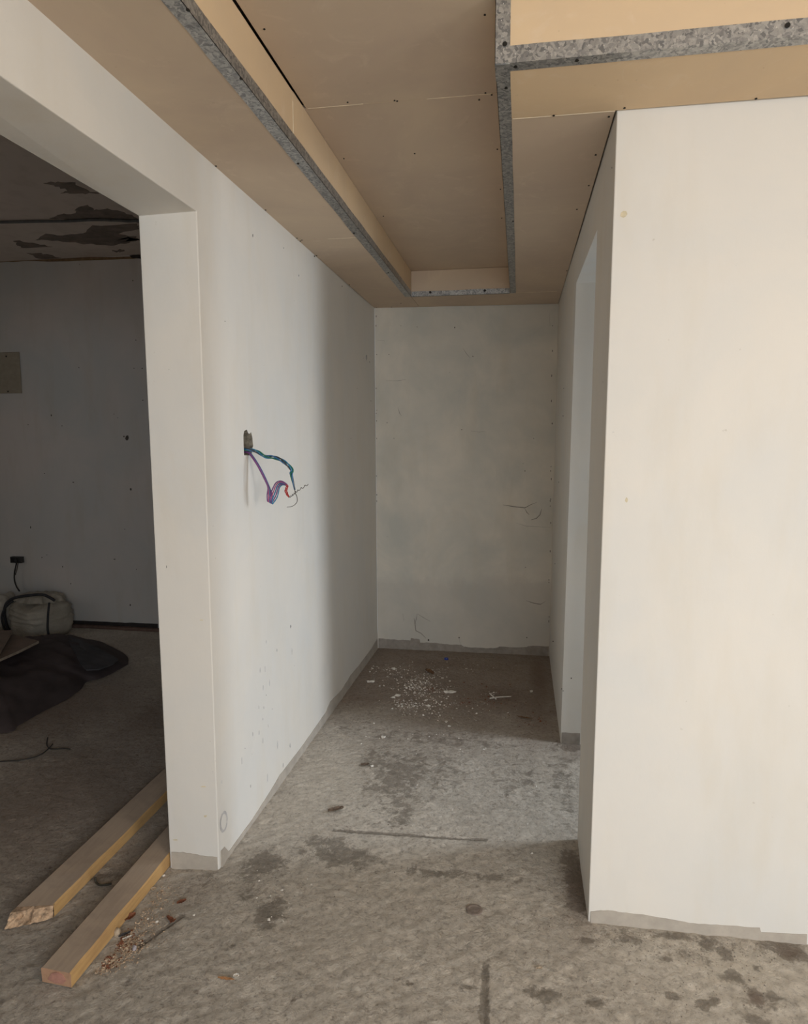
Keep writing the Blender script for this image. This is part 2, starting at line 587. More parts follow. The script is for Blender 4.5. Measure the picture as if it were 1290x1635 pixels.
# wall_left: face with the wide opening (L-shaped outline), 0.18 m thick
YN = 0.25
front = [Vector((-1.003, -2.5, ZLO)), Vector((-1.003, YN, ZLO)), Vector((-1.000, YN, ZB)), PNt, ext(PNf, PNt, ZLO),
         ext(LBf, LBt, ZLO), ext(LBf, LBt, HT), Vector((-0.999, -2.5, HT))]
xb = -1.178
back = [Vector((xb, -2.5, ZLO)), Vector((xb, YN, ZLO)), Vector((xb - 0.005, YN, ZB)), PLt, ext(PLf, PLt, ZLO),
        Vector((xb + 0.006, LBf.y + 0.0, ZLO)), Vector((xb - 0.004, LBt.y, HT)), Vector((xb - 0.006, -2.5, HT))]
V = front + back
n = 8
Fc = [(0, 1, 2, 7), (2, 3, 6, 7), (3, 4, 5, 6), (15, 10, 9, 8), (15, 14, 11, 10), (14, 13, 12, 11)]
Fc += [((i + 1) % n, i, i + n, (i + 1) % n + n) for i in range(n)]
Fc = [tuple(reversed(q)) for q in Fc]


def wall(name, V, Fc, mat, bev=0.003):
    bm = bmesh.new()
    vs = [bm.verts.new(v) for v in V]
    for q in Fc:
        bm.faces.new([vs[i] for i in q])
    bmesh.ops.recalc_face_normals(bm, faces=bm.faces)
    if bev:
        ed = [e for e in bm.edges if len(e.link_faces) == 2 and e.calc_face_angle(0) > 1.0]
        bmesh.ops.bevel(bm, geom=ed, offset=bev, segments=2, profile=0.5, affect='EDGES', clamp_overlap=True)
    me = bpy.data.meshes.new(name)
    bm.to_mesh(me)
    bm.free()
    for mm in (mat if isinstance(mat, list) else [mat]):
        me.materials.append(mm)
    return struct(link(bpy.data.objects.new(name, me)))


M_HOLE = flat('chiselled_masonry', (0.20, 0.18, 0.145), .95, var=.5, scale=70)
wall_left = wall('wall_left', V, Fc, [M_WHITE, M_HOLE])

# the chiselled hole for the junction box
hole_px = [(388, 712), (387.5, 695), (389, 688), (393, 686), (395.5, 692), (398, 692.5), (400, 690), (402, 698), (403.5, 712), (402, 716), (401, 727), (389, 727)]
hp = [U(px, py, 0, -1.0) for px, py in hole_px]
hv = [Vector((-0.95, p.y, p.z)) for p in hp] + [Vector((-1.045, p.y, p.z)) for p in hp]
k = len(hp)
hf = [tuple(range(k)), tuple(range(2 * k - 1, k - 1, -1))] + [((i + 1) % k, i, i + k, (i + 1) % k + k) for i in range(k)]
cut = mesh_obj('cutter', hv, hf, M_HOLE)
bmc = bmesh.new()
bmc.from_mesh(cut.data)
bmesh.ops.recalc_face_normals(bmc, faces=bmc.faces)
bmc.to_mesh(cut.data)
bmc.free()
md = wall_left.modifiers.new('hole', 'BOOLEAN')
md.object = cut
md.operation = 'DIFFERENCE'
md.solver = 'EXACT'
try:
    md.material_mode = 'TRANSFER'
except Exception:
    pass
dg = bpy.context.evaluated_depsgraph_get()
nm = bpy.data.meshes.new_from_object(wall_left.evaluated_get(dg))
wall_left.modifiers.clear()
wall_left.data = nm
bpy.data.objects.remove(cut)
nm.name = 'wall_left'
print('wall_left mats', [mm.name for mm in nm.materials], len(nm.polygons))

# wall_back (end of the corridor)
a0, a1 = ext(LBf, LBt, ZLO), ext(LBf, LBt, HT)
b0, b1 = ext(RBf, RBt, ZLO), ext(RBf, RBt, HT)
v, f = hexa([a0, b0, shift(b0, 0, .2), shift(a0, 0, .2)], [a1, b1, shift(b1, 0, .16), shift(a1, 0, .16)])
wall_back = wall('wall_back', v, f, M_BACK, 0)

# wall_right: front arm facing the camera + side with the doorway
TH = 0.12
fr0, fr1 = ext(FRf, FRt, ZLO), ext(FRf, FRt, HT)
slope_f = (FRf2.y - FRf.y) / (FRf2.x - FRf.x)
far0 = Vector((3.15, FRf.y + slope_f * (3.15 - FRf.x) * 0.4, ZLO))
far1 = Vector((3.15, FRt.y + 0.02, HT))
wall_right = wall('wall_right', *hexa([fr0, far0, shift(far0, 0, .3), Vector((fr0.x, Gf.y - .16, ZLO))],
                                      [fr1, far1, shift(far1, 0, .3), Vector((fr1.x, Gt.y - .16, HT))]), M_WHITE)
# side wall with doorway
y0 = Gf.y - .17
fr = [Vector((fr0.x, y0, ZLO)), ext(Gf, Gt, ZLO), Gt, Et, ext(Ef, Et, ZLO), b0, b1, Vector((fr1.x, y0, HT))]
bk = [shift(p, 0.20) for p in fr]
Fc = [(0, 1, 2, 7), (2, 3, 6, 7), (3, 4, 5, 6), (15, 10, 9, 8), (15, 14, 11, 10), (14, 13, 12, 11)]
Fc += [((i + 1) % 8, i, i + 8, (i + 1) % 8 + 8) for i in range(8)]
bmw = (fr + bk, Fc)
wall_side = wall('wall_corridor_right', bmw[0], bmw[1], M_WHITE, 0)

# side room behind the doorway
struct(mesh_obj('wall_side_room_back', *box(0.44, 2.6, 4.4, 4.6, ZLO, HT), M_BLUE))
v, f = merge([box(2.5, 2.7, 2.3, 4.4, ZLO, 0.9), box(2.5, 2.7, 2.3, 4.4, 2.05, HT), box(2.5, 2.7, 2.3, 2.6, 0.9, 2.05), box(2.5, 2.7, 3.5, 4.4, 0.9, 2.05)])
struct(mesh_obj('wall_side_room_right', v, f, M_BLUE))

# left room shell
wall_fl = wall('wall_back_left', *box(-5.0, -1.165, 4.69, 4.88, ZLO, HT), M_FAR, 0)
v, f = merge([box(-5.2, -5.0, -2.5, 4.88, ZLO, 0.9), box(-5.2, -5.0, -2.5, 4.88, 2.1, HT), box(-5.2, -5.0, -2.5, 1.9, 0.9, 2.1), box(-5.2, -5.0, 2.9, 4.88, 0.9, 2.1)])
struct(mesh_obj('wall_far_left', v, f, M_FAR))
# behind the camera: wall with the large window, and the right side of the near room
v, f = merge([box(-5.2, -0.1, -2.7, -2.5, ZLO, HT), box(2.6, 3.35, -2.7, -2.5, ZLO, HT), box(-0.1, 2.6, -2.7, -2.5, ZLO, 0.15), box(-0.1, 2.6, -2.7, -2.5, 2.3, HT)])
struct(mesh_obj('wall_front', v, f, M_WHITE))
struct(mesh_obj('wall_far_right', *box(3.15, 3.35, -2.5, 2.5, ZLO, HT), M_WHITE))

# ------------------------------------------------------------------ ceiling: slab above, suspended gypsum boards below
ceiling = mesh_obj('ceiling', *box(-5.2, 3.35, -2.7, 4.9, H2, H2 + 0.18), M_SLAB)
struct(ceiling)
BT = 0.0125
G = 0.0012


def board(x0, x1, y0, y1, z0, mat=M_GYP, seed=0):
    v, f = box(x0 + G, x1 - G, y0 + G, y1 - G, z0, z0 + BT)
    return bevelled(mesh_obj('gypsum_board', v, f, mat, ceiling), 0.0012, 1)


XW = -0.998
board(XW, XL, -2.5, 0.6, HS)
board(XW, XL, 0.6, 3.02, HS)
v, f = hexa([(XW + .001, 3.0212, HS + .0008), (XL - G, 3.0212, HS), (XL + .0, LBt.y + .01, HS), (XW + .001, LBt.y - .004, HS)],
            [(XW + .001, 3.0212, HS + BT), (XL - G, 3.0212, HS + BT), (XL, LBt.y + .01, HS + BT), (XW + .001, LBt.y - .004, HS + BT)])
mesh_obj('gypsum_board', v, f, M_GYP, ceiling)
v, f = hexa([(XL + .002, YR, HS), (RBt.x - .004, YR, HS), (RBt.x - .004, RBt.y - .003, HS), (XL + .004, LBt.y + .012, HS)],
            [(XL + .002, YR, HS + BT), (RBt.x - .004, YR, HS + BT), (RBt.x - .004, RBt.y - .003, HS + BT), (XL + .004, LBt.y + .012, HS + BT)])
mesh_obj('gypsum_board', v, f, M_GYP, ceiling)
board(XR, 0.2415, 2.0025, YR, HS + 0.0004)
board(XR, 1.4, YC, 2.0, HS, M_GYP2)
board(1.4, 3.15, YC, 2.0, HS, M_GYP2)
# recess: upper boards
board(XL - .02, XR + .02, 2.177, YR + .02, HU + .001)
board(XL + .004, XR, 0.98, 2.177, HU)
board(XL + .004, XR, -0.22, 0.98, HU)
board(XL + .004, XR, -2.5, -0.22, HU)
for xa, xc in ((XR, 1.13), (1.13, 3.15)):
    board(xa, xc, 0.51, YC, HU, M_GYP2)
    board(xa, xc, -0.69, 0.51, HU, M_GYP2)
    board(xa, xc, -2.5, -0.69, HU, M_GYP2)


# fascia boards round the recess
seam = U(468, 195, 0, XL).y


def fascia(b, t, mat=None):
    v, f = hexa(b, t)
    return mesh_obj('gypsum_board', v, f, mat or M_GYP2, ceiling)


z0 = HS + BT + .0005
for ya, yb, za, zb in ((-2.5, seam - .001, HU - .011, HU - .003), (seam + .001, YR, HU - .001, HU - .0005)):
    fascia([(XL - BT, ya, z0), (XL, ya, HS + .001), (XL, yb, HS + .001), (XL - BT, yb, z0)], [(XL - BT, ya, za), (XL, ya, za), (XL, yb, zb), (XL - BT, yb, zb)])
fascia([(XL + .001, YR, HS + .001), (XR - .001, YR, HS + .001), (XR - .001, YR + BT, z0), (XL + .001, YR + BT, z0)],
       [(XL + .001, YR, HU - .001), (XR - .001, YR, HU - .001), (XR - .001, YR + BT, HU - .001), (XL + .001, YR + BT, HU - .001)], M_GYP)
fascia([(XR, YC + BT, HS + .001), (XR + BT, YC + BT, z0), (XR + BT, YR, z0), (XR, YR, HS + .001)],
       [(XR, YC + BT, HU - .001), (XR + BT, YC + BT, HU - .001), (XR + BT, YR, HU - .001), (XR, YR, HU - .001)])
fascia([(XR, YC, HS + .001), (3.15, YC, HS + .001), (3.15, YC + BT, z0), (XR, YC + BT, z0)],
       [(XR, YC, HU - .001), (3.15, YC, HU - .001), (3.15, YC + BT, HU - .001), (XR, YC + BT, HU - .001)])

# galvanised corner angles
T = 0.0012


def angle(parts, dimples=()):
    ps = list(parts)
    v, f = merge(ps)
    o = mesh_obj('metal_angle', v, f, M_STEEL, ceiling)
    return o


def wavy(x0, x1, y0, y1, z0, z1, axis, amp, side, nseg=60, seed=0.0):
    """flange strip along axis whose free edge (side: index of coordinate, which end) wanders a little"""
    parts_v, parts_f = [], []
    rng = (y0, y1) if axis == 1 else (x0, x1)
    for i in range(nseg + 1):
        s = rng[0] + (rng[1] - rng[0]) * i / nseg
        w = amp * noise.noise(Vector((s * 6, seed, 0.5)))
        c = [x0, x1, y0, y1, z0, z1]
        c[side] += w
        if axis == 1:
            parts_v += [(c[0], s, c[4]), (c[1], s, c[4]), (c[1], s, c[5]), (c[0], s, c[5])]
        else:
            parts_v += [(s, c[2], c[4]), (s, c[3], c[4]), (s, c[3], c[5]), (s, c[2], c[5])]
    for i in range(nseg):
        for k in range(4):
            parts_f.append((i * 4 + k, (i + 1) * 4 + k, (i + 1) * 4 + (k + 1) % 4, i * 4 + (k + 1) % 4))
    parts_f += [(0, 1, 2, 3), (nseg * 4 + 3, nseg * 4 + 2, nseg * 4 + 1, nseg * 4)]
    return parts_v, parts_f


a_left = angle([wavy(XL - .038, XL + T, -2.5, YR - .002, HS - T, HS, 1, .0035, 0, seed=1), wavy(XL, XL + T, -2.5, YR - .002, HS - T, HS + .033, 1, .003, 5, seed=2)])
a_back = angle([wavy(XL + .003, XR - .003, YR - T, YR, HS - T, HS + .030, 0, .002, 5, 24, 3), box(XL + .003, XR - .003, YR - T, YR + .010, HS - T, HS)])
a_right = angle([wavy(XR - T, XR + .034, YC + .0375, YR + .004, HS - T, HS, 1, .0012, 1, seed=4), wavy(XR - T, XR, YC + .0, YR - .004, HS - T, HS + .03, 1, .001, 5, seed=5)])
a_front = angle([wavy(XR, 3.15, YC, YC + .036, HS - T, HS, 0, .0012, 3, 40, 6), wavy(XR, 3.15, YC - T, YC, HS - T, HS + .036, 0, .002, 5, 60, 7)])
a_corner = angle([box(XR - 2 * T, XR + .033, YC - 2 * T, YC - T, HS - T, HU - .002), box(XR - 2 * T, XR - T, YC - 2 * T, YC + .036, HS - T, HU - .002)])
a_gusset = angle([box(XR - 2 * T, XR + .0335, YC + .0, YC + .075, HS - 2.2 * T, HS - T)])
# torn pale paper edges and filler along the board joints
M_PAPER = flat('torn_paper_edge', (0.78, 0.68, 0.52), .85, var=.1)
for x0_, x1_, yj, zj, w_ in ((XR + .036, 0.24, 2.0012, HS, .0016), (XL + .01, -0.50, 2.1765, HU, .0022), (-0.30, -0.10, 2.180, HU, .0012), (-0.86, -0.73, 3.0195, HS, .0018), (XR + .036, 0.21, YR, HS, .0016)):
    nn_ = 12
    V_, F_ = [], []
    for i in range(nn_ + 1):
        x_ = x0_ + (x1_ - x0_) * i / nn_
        w1 = w_ * random.uniform(.3, 1.2)
        j_ = random.uniform(-.0006, .0006)
        V_ += [(x_, yj + j_ - w1, zj - .0006), (x_, yj + j_ + w1, zj - .0006), (x_, yj + j_ + w1, zj + .001), (x_, yj + j_ - w1, zj + .001)]
    for i in range(nn_):
        for k in range(4):
            F_.append((i * 4 + k, i * 4 + (k + 1) % 4, i * 4 + 4 + (k + 1) % 4, i * 4 + 4 + k))
    mesh_obj('torn_edge', V_, F_, M_PAPER, ceiling)
v, f = box(XL - .0005, XL + .0008, seam - .0022, seam + .0022, HS + .034, HU - .03)
mesh_obj('torn_edge', v, f, M_PAPER, ceiling)
# stamped dimples along the front flanges
dv = []
for i in range(60):
    x = XR + .045 + i * .0335
    dv.append(blob((x, YC - T - .0005, HS + .0165 + (i % 2) * 0.004), .0017, .0012, .0017, 0, i, 0.0, 1))
for i in range(4):
    dv.append(blob((XR + .012 + .004 * (i % 2), YC - 2 * T - .0005, HS + .02 + i * .036), .0016, .0012, .0016, 0, i, 0.0, 1))
v, f = merge(dv)
d = mesh_obj('dimples', v, f, M_BRIGHT, a_front)
d['kind'] = 'stuff'

# screws
scr_v, scr_f = blob((0, 0, 0), .0042, .0042, .0025, 0, 1, 0.0, 2)
scr_me = None


def screw(p, parent, size=1.0, rot=None):
    global scr_me
    if scr_me is None:
        scr_me = bpy.data.meshes.new('screw')
        bm = bmesh.new()
        bmesh.ops.create_cone(bm, cap_ends=True, segments=10, radius1=.0044, radius2=.0036, depth=.0022)
        bmesh.ops.create_cone(bm, cap_ends=True, segments=4, radius1=.0022, radius2=.0018, depth=.0005, matrix=Matrix.Translation((0, 0, -.0013)))
        bm.to_mesh(scr_me)
        bm.free()
        scr_me.materials.append(M_SCREW)
    o = bpy.data.objects.new('screw', scr_me)
    o.location = p
    o.scale = (size, size, 1)
    if rot:
        o.rotation_euler = rot
    return link(o, parent)


for px, py in ((342, 265), (424, 335), (474, 380), (477, 385), (482, 383), (502, 408), (546, 455), (601, 491), (625, 490), (640, 484),
               (884, 187 - 3), (972, 186), (951, 247), (940, 296), (921, 334), (930, 380), (985 + 12, 172), (905, 432), (1207, 157)):
    p = U(px, py, 2, HS)
    if p.x < XW + .008:
        p.x = XW + .008
    screw(Vector((p.x, p.y, HS - .0008)), ceiling, .8)
for px, py in ((476, 261), (385, 125), (300, 15), (565, 372), (620, 435)):
    screw(U(px, py, 2, HS - T) - Vector((0, 0, .0008)), a_left)
for px, py in ((823, 106), (921, 96)):
    screw(U(px, py, 2, HS - T) - Vector((0, 0, .0008)), a_front, 1.1)
screw(U(808, 140, 2, HS - 2.2 * T) - Vector((0, 0, .0008)), a_gusset, 1.0)
screw(U(819, 353, 2, HS - T) - Vector((0, 0, .0008)), a_right, 1.0)
for px, py in ((1257, 41), (806, 71)):
    screw(U(px, py, 1, YC - T) - Vector((0, .0018, 0)), a_corner if px < 900 else a_front, 1.3, (-math.pi / 2, 0, 0))
for px, py in ((687, 467), (774, 464)):
    screw(U(px, py, 1, YR - T) - Vector((0, .0018, 0)), a_back, 1.8, (-math.pi / 2, 0, 0))
for px, py in ((555, 163), (422, 46), (774, 23), (775, 148), (785, 151), (794, 238), (799, 302), (801, 348), (549, 253), (662, 245), (765, 159), (634, 161), (612, 345), (630, 160)):
    screw(U(px, py, 2, HU) - Vector((0, 0, .0008)), ceiling, .7)

# ------------------------------------------------------------------ ray casts on the setting
def bvh(o):
    me = o.data
    return BVHTree.FromPolygons([v.co.copy() for v in me.vertices], [tuple(p.vertices) for p in me.polygons])


T_LEFT, T_BACK, T_RIGHT, T_SIDE, T_FAR, T_CEIL = bvh(wall_left), bvh(wall_back), bvh(wall_right), bvh(wall_side), bvh(wall_fl), bvh(ceiling)


def hit(tree, px, py):
    loc, nrm, _, _ = tree.ray_cast(EYE, ray(px, py))
    if loc is None:
        return None, None
    if nrm.dot(ray(px, py)) > 0:
        nrm = -nrm
    return loc, nrm


def ribbon(tree, pts, w, off=.0007):
    """thin raised strip through pixel points, w metres wide"""
    hs = [hit(tree, *p) for p in pts]
    hs = [h for h in hs if h[0] is not None]
    if len(hs) < 2:
        return [], []
    V, Fc = [], []
    for i, (p, nr) in enumerate(hs):
        t = (hs[min(i + 1, len(hs) - 1)][0] - hs[max(i - 1, 0)][0]).normalized()
        s = t.cross(nr).normalized()
        ww = w * (0.35 if i in (0, len(hs) - 1) else 1.0) * random.uniform(.75, 1.2)
        V += [p + nr * off + s * ww / 2, p + nr * off - s * ww / 2]
    for i in range(len(hs) - 1):
        Fc.append((2 * i, 2 * i + 1, 2 * i + 3, 2 * i + 2))
    return V, Fc


def patch(tree, pts, off=.0012, jag=0.0):
    q = []
    for i, p in enumerate(pts):
        a = p
        b = pts[(i + 1) % len(pts)]
        ns = 4 if jag else 1
        for s in range(ns):
            t = s / ns
            q.append((a[0] + (b[0] - a[0]) * t + random.uniform(-jag, jag), a[1] + (b[1] - a[1]) * t + random.uniform(-jag, jag) * .5))
    hs = [hit(tree, *p) for p in q]
    hs = [h for h in hs if h[0] is not None]
    if len(hs) < 3:
        return [], []
    k = len(hs)
    V = [p + nr * off for p, nr in hs] + [p - nr * .0005 for p, nr in hs]
    return V, [tuple(range(k))] + [(i, (i + 1) % k, (i + 1) % k + k, i + k) for i in range(k)]


def dot(tree, px, py, rx=1.0, ry=None, seed=0):
    ry = (ry or rx) * .85
    rx *= .8
    k = 7
    return patch(tree, [(px + rx * math.cos(6.283 * i / k) * random.uniform(.7, 1.2), py + ry * math.sin(6.283 * i / k) * random.uniform(.7, 1.2)) for i in range(k)], .0009)


def marks(name, parent, items, mat):
    v, f = merge([x for x in items if x[0]])
    o = mesh_obj(name, v, f, mat, parent)
    o['kind'] = 'stuff'
    return o


# left wall
marks('chip_marks', wall_left, [dot(T_LEFT, px, py, a, b) for px, py, a, b in (
    (403.5, 376, 1, 3.2), (359, 513, 1.4, .8), (452.5, 396, .7, 1.5), (477, 440, .9, 2.2), (585, 570, 1.6, 6), (590, 578, .8, 1.2), (580, 572, .7, .7), (598, 500, .6, .6), (470, 480, .5, .5),
    (425, 1025, .7, 3), (464, 1000, 1.4, 3.4), (425, 1110, 1, 1), (470, 1063, .7, .7), (415, 1070, .5, 6), (423, 1068, .5, 6), (430, 1090, .5, 8), (420, 1098, .5, 6),
    (413, 1130, .6, 4), (421, 1130, .6, 3), (434.5, 1132, .7, 1.4), (419.5, 1148, .7, 2.5), (428, 1159, .5, 3), (413.5, 1170, .7, 5), (403.5, 1172, .6, 4), (419.5, 1183, .8, 6),
    (443, 1190, .9, 9), (463, 1190, .7, 5), (452, 1222, .8, 5), (427, 1242, .8, 9), (386, 1215, .6, 8), (391, 1195, .7, .9), (402.5, 1204, .7, .9), (400, 1255, .6, 3), (442, 1038, .6, 4), (466, 1040, .6, 6),
    (340, 840, .6, .8), (344, 1215, .6, .8), (340, 1232, .6, .8), (354, 1248, .5, 3))], M_SMUDGE)
marks('nail_holes', wall_left, [dot(T_LEFT, px, py, a, b) for px, py, a, b in (
    (403.5, 376, .8, 2.6), (452.5, 396, .6, 1.2), (477, 440, .7, 1.8), (585, 571, 1.3, 5), (590, 578, .8, 1.2), (359, 513, 1.0, .6), (425, 1110, .7, .7), (464, 1000, .7, 1.5), (476, 383, 1.5, 1),
    (502, 409, 1.2, 1.6), (546, 457, .8, 1.0), (570, 620, .5, .5), (560, 700, .5, .5), (592, 640, .5, .8), (270, 590, .5, .6), (266, 905, .5, 3))], M_SPECK)
ring = []
for i in range(25):
    a = 6.283 * i / 24
    ring.append((357 + 5.2 * math.cos(a) + 1.2 * math.sin(a), 1312 - 15 * math.sin(a)))
marks('filler_ring', wall_left, [ribbon(T_LEFT, ring, .010)], M_YELLOW if False else M_SMUDGE)
marks('yellowed_patches', wall_left, [dot(T_LEFT, 325, 1256, 6, 1.2), dot(T_LEFT, 328, 1303, 4, 2), dot(T_LEFT, 280, 1341, 6, 1), dot(T_LEFT, 322, 990, 4, 1)], M_YELLOW)
# back wall
marks('crack', wall_back, [ribbon(T_BACK, q, w) for q, w in (
    ([(803, 806), (820, 809), (838, 811), (847, 806), (857, 802)], .004), ([(838, 812), (841, 818), (845, 822)], .004),
    ([(865, 812), (862, 822), (856, 828), (848, 830)], .005), ([(840, 959), (852, 963), (863, 965), (871, 960)], .005),
    ([(661, 987), (663, 1000), (664, 1007), (672, 1011), (680, 1019)], .005), ([(666, 980), (676, 986), (688, 993)], .003), ([(666, 980), (664, 990), (662, 1000)], .003),
    ([(739, 556), (745, 565), (751, 572)], .0025), ([(616, 608), (635, 608), (648, 606)], .002), ([(635, 650), (638, 660), (641, 664)], .0025),
    ([(733, 1018), (735, 1030)], .003), ([(643, 980), (645, 992)], .003), ([(752, 688), (765, 690), (775, 689)], .002), ([(602, 543), (614, 544)], .002),
    ([(824, 835), (840, 840), (878, 842)], .0018), ([(877, 500), (878, 520)], .002))], M_CRACK)
edge_specks = [dot(T_BACK, 600.5 + random.uniform(-.3, 1.5), y, .7, random.uniform(.6, 2.2)) for y in (505, 520, 566, 620, 655, 660, 672, 700, 760, 790, 800, 855, 935, 1008, 1015)]
edge_specks += [dot(T_BACK, 885 - (y - 485) * .0155 + random.uniform(-2.5, -.2), y, .8, random.uniform(.8, 3)) for y in (520, 560, 600, 640, 676, 745, 752, 765, 797, 800, 808, 835, 880, 926, 930, 985, 992)]
marks('chip_marks', wall_back, edge_specks + [dot(T_BACK, px, py, a, a) for px, py, a in (
    (726, 523, 1.3), (621, 566, 1), (755, 569, 1), (737, 686, 1), (618, 675, 1), (733, 1018, 1.4), (684, 1022, 1.8), (838, 752, 1), (839, 906, .8), (841, 1018, 1.2), (629, 700, .8), (852, 700, .8),
    (666, 522, .8), (835, 740, .6), (718, 595, .5), (640, 520, .6))], M_SPECK)
# side wall
marks('chip_marks', wall_side, [dot(T_SIDE, px, py, a, a) for px, py, a in ((883, 1024, 1.2), (899, 664, .8), (892, 770, .7), (886, 900, .7), (900, 620, .7), (897, 1100, 1.0), (912, 1083, 1.5), (899, 1103, 1.0))], M_SPECK)
# right wall
marks('chip_marks', wall_right, [dot(T_RIGHT, px, py, a, b) for px, py, a, b in (
    (991, 1356, 1.6, 1.4), (1043, 1396, 2.5, 1.6), (1052, 1395, 1.2, 2.2), (1065, 1450, 1.8, .8), (1162, 1412, 1.5, 1), (1104, 1424, .8, .8), (979, 690, 2, .6), (1011, 855, .8, .8), (977, 268, 1.2, 2), (963, 610, .8, .8))], M_SMUDGE)
marks('filler_patches', wall_right, [dot(T_RIGHT, 996, 342, 7, 8), dot(T_RIGHT, 1000, 798, 3, 5), dot(T_RIGHT, 1153, 1342, 4, 5), dot(T_RIGHT, 1126, 1315, 3, 2)], M_YELLOW)
marks('pencil_lines', wall_right, [ribbon(T_RIGHT, q, .0016) for q in (
    [(1062, 786), (1100, 785), (1143, 785)], [(1143, 785), (1143, 806)], [(1143, 806), (1167, 806)], [(1167, 806), (1167, 831)], [(1167, 831), (1190, 831)])] +
      [ribbon(T_RIGHT, q, .003) for q in ([(1115, 706), (1127, 712), (1121, 718), (1131, 721), (1122, 730)],)], M_PENCIL)
# left room
marks('chip_marks', wall_fl, [dot(T_FAR, px, py, a, b) for px, py, a, b in (
    (203, 699, 4, 5), (198, 697, 1.5, 1.5), (209, 781, 1.8, 2.6), (217, 543, 1.1, 1), (227, 588, 1.2, 1.2), (214, 588, 1, 1), (228, 639, 1.2, 1.2), (99, 680, 1.3, 1.3), (45, 678, 1.1, 1), (82, 663, 1.2, 2),
    (182, 661, .8, .8), (188, 667, .8, .8), (126, 587, .8, 1.4), (71, 756, 1, 1), (117, 770, 2, 1), (67, 890, 1, 1.4), (75, 886, .8, .8), (113, 932, .9, 1.6), (208, 966, 1.2, 2), (49, 842, 1, 2.5),
    (199, 845, .9, .9), (127, 422, .8, .8), (212, 448, 1.2, 1.2), (218, 909, 1, 1), (183, 893, 2.5, .8), (100, 905, .9, 2))], M_SPECK)

# peeled patches on the left room ceiling
PATCHES = [
    [(68, 293), (92, 289), (118, 292), (140, 305), (160, 309), (130, 309), (96, 308), (110, 303), (88, 297)],
    [(122, 333), (140, 328), (150, 336), (172, 333), (205, 341), (222, 350), (222, 356), (190, 351), (140, 351), (110, 350), (80, 349), (98, 343), (118, 340)],
    [(145, 360), (222, 358), (222, 365), (190, 372), (222, 383), (200, 388), (168, 392), (120, 388), (80, 383), (55, 382), (72, 374), (112, 375), (140, 370)],
    [(22, 384), (55, 388), (82, 394), (40, 395), (26, 390)],
    [(45, 404), (70, 405), (98, 411), (60, 412)],
    [(178, 400), (192, 398), (200, 400), (188, 402)],
    [(178, 380), (215, 377), (222, 384), (190, 386)]]
for q in PATCHES:
    v, f = patch(T_CEIL, q, .002, 3.0)
    if v:
        mesh_obj('paint_patch', v, f, M_PATCH, ceiling)
v, f = patch(T_FAR, [(0, 414), (60, 412), (140, 411), (222, 409), (222, 412), (170, 415), (90, 418), (40, 417), (0, 419)], .003, 1.2)
mesh_obj('damp_stain', v, f, M_RUST, wall_fl)
v, f = patch(T_FAR, [(208, 408), (226, 407), (226, 413), (210, 412)], .006, .8)
mesh_obj('damp_stain', v, f, M_DARKGAP, wall_fl)

# ------------------------------------------------------------------ bare cement at the foot of the walls
def base_strip(name, tree, pts, mat, th=.0025, jit=.9, dense=5):
    q = []
    for a, b in zip(pts[:-1], pts[1:]):
        for s in range(dense):
            t = s / dense
            q.append((a[0] + (b[0] - a[0]) * t, a[1] + (b[1] - a[1]) * t + random.uniform(-jit, jit) * .6))
    q.append(pts[-1])
    V, Fc = [], []
    hs = [hit(tree, *p) for p in q]
    hs = [h for h in hs if h[0] is not None]
    for p, nr in hs:
        nh = Vector((nr.x, nr.y, 0)).normalized()
        a = p + nh * th
        V += [p - nh * .004, a, Vector((a.x, a.y, -.02)) + nh * .003, Vector((p.x, p.y, -.02)) - nh * .02]
    for i in range(len(hs) - 1):
        for k in range(4):
            Fc.append((i * 4 + k, i * 4 + (k + 1) % 4, (i + 1) * 4 + (k + 1) % 4, (i + 1) * 4 + k))
    Fc += [(0, 1, 2, 3), tuple(len(hs) * 4 - 1 - i for i in range(4))]
    o = mesh_obj(name, V, Fc, mat)
    return struct(o)


base_strip('baseboard_back', T_BACK, [(604.5, 1019), (623, 1021), (655.4, 1023), (656, 1019), (670, 1021), (670.7, 1025.6), (697, 1027), (718, 1029), (736.6, 1030), (742, 1033), (771, 1035), (792, 1034.8), (797, 1033), (839, 1033.7), (844.7, 1031.6), (876, 1032)], M_CEMENT_D)
base_strip('baseboard_left', T_LEFT, [(352, 1359), (358, 1352), (365, 1360), (378.4, 1341), (402, 1309), (428.5, 1267.7), (446, 1238), (475.6, 1200), (500, 1166), (520, 1137), (527, 1120), (545, 1102), (560, 1077), (569, 1067), (580, 1053), (594, 1033), (602, 1020)], M_CEMENT)
base_strip('baseboard_pillar', T_LEFT, [(274, 1360.5), (293, 1360.5), (307.7, 1363), (328, 1367), (347, 1368.5)], M_CEMENT)
base_strip('baseboard_doorway', T_SIDE, [(896.8, 1169.5), (926, 1170.5)], M_CEMENT_D)
base_strip('baseboard_right', T_RIGHT, [(943, 1455), (970, 1453), (1000, 1457), (1033, 1461), (1073, 1468), (1107, 1474), (1153, 1476.7), (1213, 1481), (1215, 1488), (1288, 1491)], M_CEMENT)
base_strip('baseboard_far_left', T_FAR, [(2, 986), (60, 989), (110, 991), (150, 992), (200, 994), (252, 996)], M_DARKGAP, .004)
v, f = box(-5.0, -1.19, 4.655, 4.688, -.02, .022)
struct(mesh_obj('trim_1', v, f, M_DIRT))

